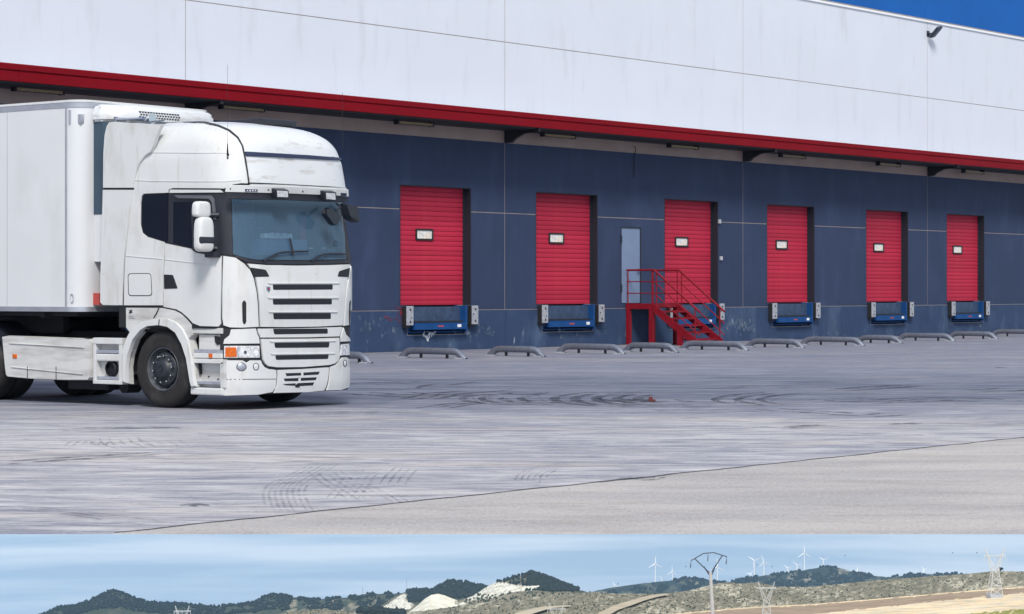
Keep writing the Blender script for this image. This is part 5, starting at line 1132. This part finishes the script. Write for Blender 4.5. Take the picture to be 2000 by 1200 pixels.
# ---- wind turbines
TZ = 4320.0; U = TZ/FPX                                        # metres per photo pixel at that distance
def blade_mesh():
    bm = bmesh.new(); st_ = [(.03, .035, .03), (.10, .075, .03), (.22, .095, .022), (.5, .065, .016), (.8, .04, .01), (1.0, .014, .006)]; rings = []
    for t, c, d in st_: rings.append([bm.verts.new((-c*.35, -d, t)), bm.verts.new((c*.65, 0, t)), bm.verts.new((-c*.35, d, t))])
    for A, B in zip(rings, rings[1:]):
        for k in range(3): bm.faces.new((A[k], A[(k+1) % 3], B[(k+1) % 3], B[k]))
    bm.faces.new(rings[0][::-1]); bm.faces.new(rings[-1]); bmesh.ops.recalc_face_normals(bm, faces=bm.faces)
    me = bpy.data.meshes.new('blade'); bm.to_mesh(me); bm.free(); me.materials.append(M['turbine']); return me
BL = blade_mesh()
turb = [(1280, 1137, 1101, 16, 90, 'tall white wind turbine, left of the two tallest on the left ridge'), (1313, 1134, 1117, 12, 92, 'shorter white wind turbine to the right of the tall one on the left ridge'),
 (1293, 1140, 1135, 11, 112, 'wind turbine of which only one blade tip shows between two others'), (1201, 1150, 1145, 11.5, 118, 'lowest leftmost wind turbine, its blades barely over the ridge'),
 (1401, 1136, 1107, 16, 92, 'tall wind turbine seen just behind the concrete pole'), (1396, 1139, 1133, 8, 90, 'tiny wind turbine tip just right of the concrete pole top'),
 (1473, 1127, 1095, 14.5, 145, 'wind turbine with a Y of blades in the right group, left edge'), (1466, 1128, 1121, 9, 172, 'low wind turbine at the foot of the leftmost one in the right group'),
 (1492, 1126, 1098, 14, 108, 'tall wind turbine second from left in the right group'), (1539, 1118, 1110, 11, 140, 'low wind turbine with blades in a V, left of a similar one'),
 (1557, 1115, 1104, 11.5, 142, 'low wind turbine directly left of the tallest turbine'), (1571, 1114, 1080.5, 16, 92, 'tallest white wind turbine, on the crest of the right ridge'),
 (1608, 1108, 1094, 12, 146, 'wind turbine on the top of the wooded hill, rightmost of the bright ones'), (1674, 1120, 1114, 8.5, 90, 'faint distant wind turbine right of the wooded hill'), (1804, 1123, 1112, 7.5, 128, 'faintest wind turbine, far right behind the ridge')]
for x, yb, yh, bl, an, lb in turb:
    dz = 1.0 if bl > 9 else 1.25
    Zt = TZ*dz; p = at(x, yh, Zt); h = (yb-yh+9)*Zt/FPX; base = p-Vector((0, 0, h)); s_ = Zt/FPX
    t = thing('wind_turbine', lb, 'wind turbine', base, R(random.uniform(-14, 10)), 'wind turbines on the ridge')
    obj('tower', add_lathe(bmesh.new(), [(1.75*s_*(.7+.02*bl)*.75, 0), (.95*s_*.8, h)], 10, 'Z'), 'turbine', t, smooth=60)
    obj('nacelle', box(-.9*s_, .9*s_, -1.2*s_, 2.6*s_, h-.8*s_, h+.9*s_, .2*s_), 'turbine', t)
    for k in range(3):
        o = obj('blade', BL, 'turbine', t); o.location = (0, -1.7*s_, h); o.scale = (bl*s_*1.45, bl*s_*1.3, bl*s_); o.rotation_euler = (0, R(90-an+120*k), 0)

# ---- lattice pylons
def lattice(bm, a, b, w0, w1, r_, n):
    """four-legged tapering lattice strut from a to b"""
    a, b = Vector(a), Vector(b); d = (b-a).normalized(); s_ = Vector((1, 0, 0)) if abs(d.x) < .6 else Vector((0, 0, 1)); s_ = (s_-d*s_.dot(d)).normalized(); u = d.cross(s_); prev = None
    for i in range(n+1):
        t = i/n; c = a.lerp(b, t); w_ = w0+(w1-w0)*t; Q = [c+s_*w_*i1+u*w_*j1 for i1, j1 in ((-1, -1), (1, -1), (1, 1), (-1, 1))]
        if prev:
            for k in range(4): add_bar(bm, prev[k], Q[k], r_, 3, cap=False); add_bar(bm, prev[k], Q[(k+1) % 4], r_*.7, 3, cap=False)
        prev = Q
def pylon(px, pyb, Z, S, label, sway=0):
    b = at(px, pyb, Z); t = thing('lattice_pylon', label, 'pylon', b, R(sway), 'pale lattice pylons')
    H = 22*S
    bm = bmesh.new()
    for sx in (-1, 1):
        for sy in (-1, 1): add_bar(bm, (sx*3.0*S, sy*3.0*S, 0), (sx*1.35*S, sy*1.35*S, 12.6*S), .16*S, 4)
    for z0, z1 in ((0, 3.4), (3.4, 6.6), (6.6, 9.6), (9.6, 12.6)):
        w0, w1 = (3.0-1.65*z0/12.6)*S, (3.0-1.65*z1/12.6)*S
        for k in range(4):
            c = ((-1, -1), (1, -1), (1, 1), (-1, 1)); A, B = c[k], c[(k+1) % 4]
            add_bar(bm, (A[0]*w0, A[1]*w0, z0*S), (B[0]*w1, B[1]*w1, z1*S), .10*S, 3); add_bar(bm, (B[0]*w0, B[1]*w0, z0*S), (A[0]*w1, A[1]*w1, z1*S), .10*S, 3)
    add_bar(bm, (-2.4*S, -2.4*S, 4.8*S), (2.4*S, -2.4*S, 4.8*S), .12*S, 3)
    obj('tower_body', bm, 'pylon', t)
    for s_ in (-1, 1):
        bm = bmesh.new(); lattice(bm, (s_*.9*S, 0, 12.2*S), (s_*3.6*S, 0, 19.2*S), 1.0*S, .35*S, .11*S, 6); lattice(bm, (s_*3.6*S, 0, 19.0*S), (s_*4.6*S, 0, 22.6*S), .38*S, .08*S, .09*S, 3); obj('tower_fork', bm, 'pylon', t)
    bm = bmesh.new(); lattice(bm, (-5.6*S, 0, 18.7*S), (5.6*S, 0, 18.9*S), .35*S, .35*S, .09*S, 9); obj('crossarm', bm, 'pylon', t)
    bm = bmesh.new()
    for x in (-5.4, 0, 5.4): add_tube(bm, [(x*S, 0, 18.3*S), (x*S, 0, 16.4*S)], .12*S, 5)
    obj('insulator', bm, 'pylon', t)
    obj('footing', box(-3.2*S, 3.2*S, -3.2*S, 3.2*S, -2.0, .15), 'conc_foot', t)
    return t
PZ = 700.0
pylon(1943, 1162.5, PZ, .63, 'tall pale lattice pylon standing in the brown field at the right', 8)
pylon(1497, 1214, 640, .49, 'pale lattice pylon whose forked top shows in front of the scrub slope', -4)
pylon(1087, 1251, 640, .46, 'lattice pylon of which only the two fork tips show at the bottom edge', 5)
pylon(356, 1250, 640, .42, 'lattice pylon with only its fork tips showing before the dark left hill', 5)
# ---- concrete pole with bent steel crossarm
PZ2 = 200.0; K = PZ2/FPX
pb = at(1397.5, 1262, PZ2); cp = thing('utility_pole', 'pale concrete utility pole with dark bent crossarm on V struts', 'utility pole', pb)
def lp(px, py, dy=0): return at(px, py, PZ2)+Vector((0, dy, 0))-pb
obj('pole', add_bar(bmesh.new(), (0, 0, -2), lp(1387.5, 1118), 5.2*K, 12, 3.0*K), 'pole_conc', cp)
bm = bmesh.new(); P5 = [(1349.5, 1095.5), (1374, 1081.3), (1394, 1079.6), (1411, 1085), (1420, 1088)]
for a, b in zip(P5, P5[1:]): add_bar(bm, lp(*a), lp(*b), 1.0*K, 6)
obj('crossarm', bm, 'pole_steel', cp)
bm = bmesh.new()
for a, b in (((1357, 1091.5), (1385.5, 1119)), ((1411, 1085), (1390, 1117)), ((1375, 1107), (1385, 1123)), ((1398, 1104), (1390.5, 1123))): add_bar(bm, lp(*a), lp(*b), 1.15*K, 6)
obj('strut', bm, 'pole_steel', cp)
for a, b in (((1349.6, 1097), (1348.6, 1110)), ((1383, 1081), (1382.3, 1097)), ((1419.5, 1089), (1418, 1103))):
    A_, B_ = lp(*a), lp(*b); bm = bmesh.new(); add_bar(bm, A_, B_, .5*K, 5)
    for k in range(3, 7): c = A_.lerp(B_, k/7); add_bar(bm, c-Vector((0, 0, .6*K)), c+Vector((0, 0, .6*K)), 1.2*K, 7)
    obj('insulator', bm, 'pole_steel', cp)
# ---- thin masts behind the hills
for px, yt_, yb_, lb, Zm in ((794, 1132, 1156, 'tall thin radio mast behind the quarried hill', 2700), (708, 1147, 1162, 'shorter thin radio mast on the dark hill crest', 2800)):
    b = at(px, yb_, Zm); t = thing('radio_mast', lb, 'mast', b); h = (yb_-yt_)*Zm/FPX; bm = bmesh.new()
    for k in range(3): a = k*2.094; add_bar(bm, (.5*math.cos(a), .5*math.sin(a), 0), (.15*math.cos(a), .15*math.sin(a), h), .12, 4)
    obj('mast_frame', bm, 'bumper_steel', t)
    bm = bmesh.new()
    for k in range(8): z = h*k/8; a = k*2.094; add_bar(bm, (.45*math.cos(a), .45*math.sin(a), z), (.42*math.cos(a+2.094), .42*math.sin(a+2.094), z+h/8), .08, 3)
    obj('bracing', bm, 'bumper_steel', t)
# ---- small birds
birds = [(1207, 1141, 'beside the lowest leftmost turbine'), (1339.5, 1107, 'left of the utility pole crossarm'), (1478.5, 1103, 'between the two turbines at the left of the right group'), (1508, 1107, 'right of the second turbine in the right group'),
         (1650.5, 1085.5, 'alone in the sky above the wooded hill'), (1860.5, 1080.5, 'in the sky well left of the tall lattice pylon'), (1908, 1080, 'in the sky just left of the tall lattice pylon')]
for px, py, lb in birds:
    p = at(px, py, 170); t = thing('bird', 'small dark bird flying '+lb, 'bird', p, R(random.uniform(-40, 40)), 'small dark birds in the sky'); s_ = 170/FPX*1.2
    obj('body', add_lathe(bmesh.new(), [(.001, -1.6), (.35, -.9), (.45, 0), (.3, .9), (.001, 1.5)], 8, 'Z'), 'bird', t, rot=(0, R(35), 0)).scale = (s_, s_, s_)
    for sg in (-1, 1):
        bm = bmesh.new(); bm.faces.new([bm.verts.new(v) for v in ((0, .25, .3), (sg*1.0, .3, 1.0), (sg*1.9, 0, 1.3), (sg*1.0, -.3, .6), (0, -.3, -.1))]); r_ = bmesh.ops.extrude_face_region(bm, geom=bm.faces[:]); bmesh.ops.translate(bm, verts=[v for v in r_['geom'] if isinstance(v, bmesh.types.BMVert)], vec=(0, 0, .12)); bmesh.ops.recalc_face_normals(bm, faces=bm.faces)
        obj('wing', bm, 'bird', t).scale = (s_*.7, s_, s_*.9)

# ---- air haze round everything
ZLO = -1500.0
hb_ = bmesh.new(); add_box(hb_, -4200, 4200, -60, 9500, ZLO, 16.5)
hm = bpy.data.materials.new('pale_blue_air'); hm.use_nodes = True; n = hm.node_tree.nodes; n.clear(); ou = n.new('ShaderNodeOutputMaterial'); pv = n.new('ShaderNodeVolumePrincipled')
pv.inputs['Color'].default_value = (.42, .70, 1, 1); pv.inputs['Density'].default_value = 5.5e-5; pv.inputs['Anisotropy'].default_value = .2
hm.node_tree.links.new(pv.outputs[0], ou.inputs['Volume'])
tag(obj('haze', hb_, hm), kind='stuff')
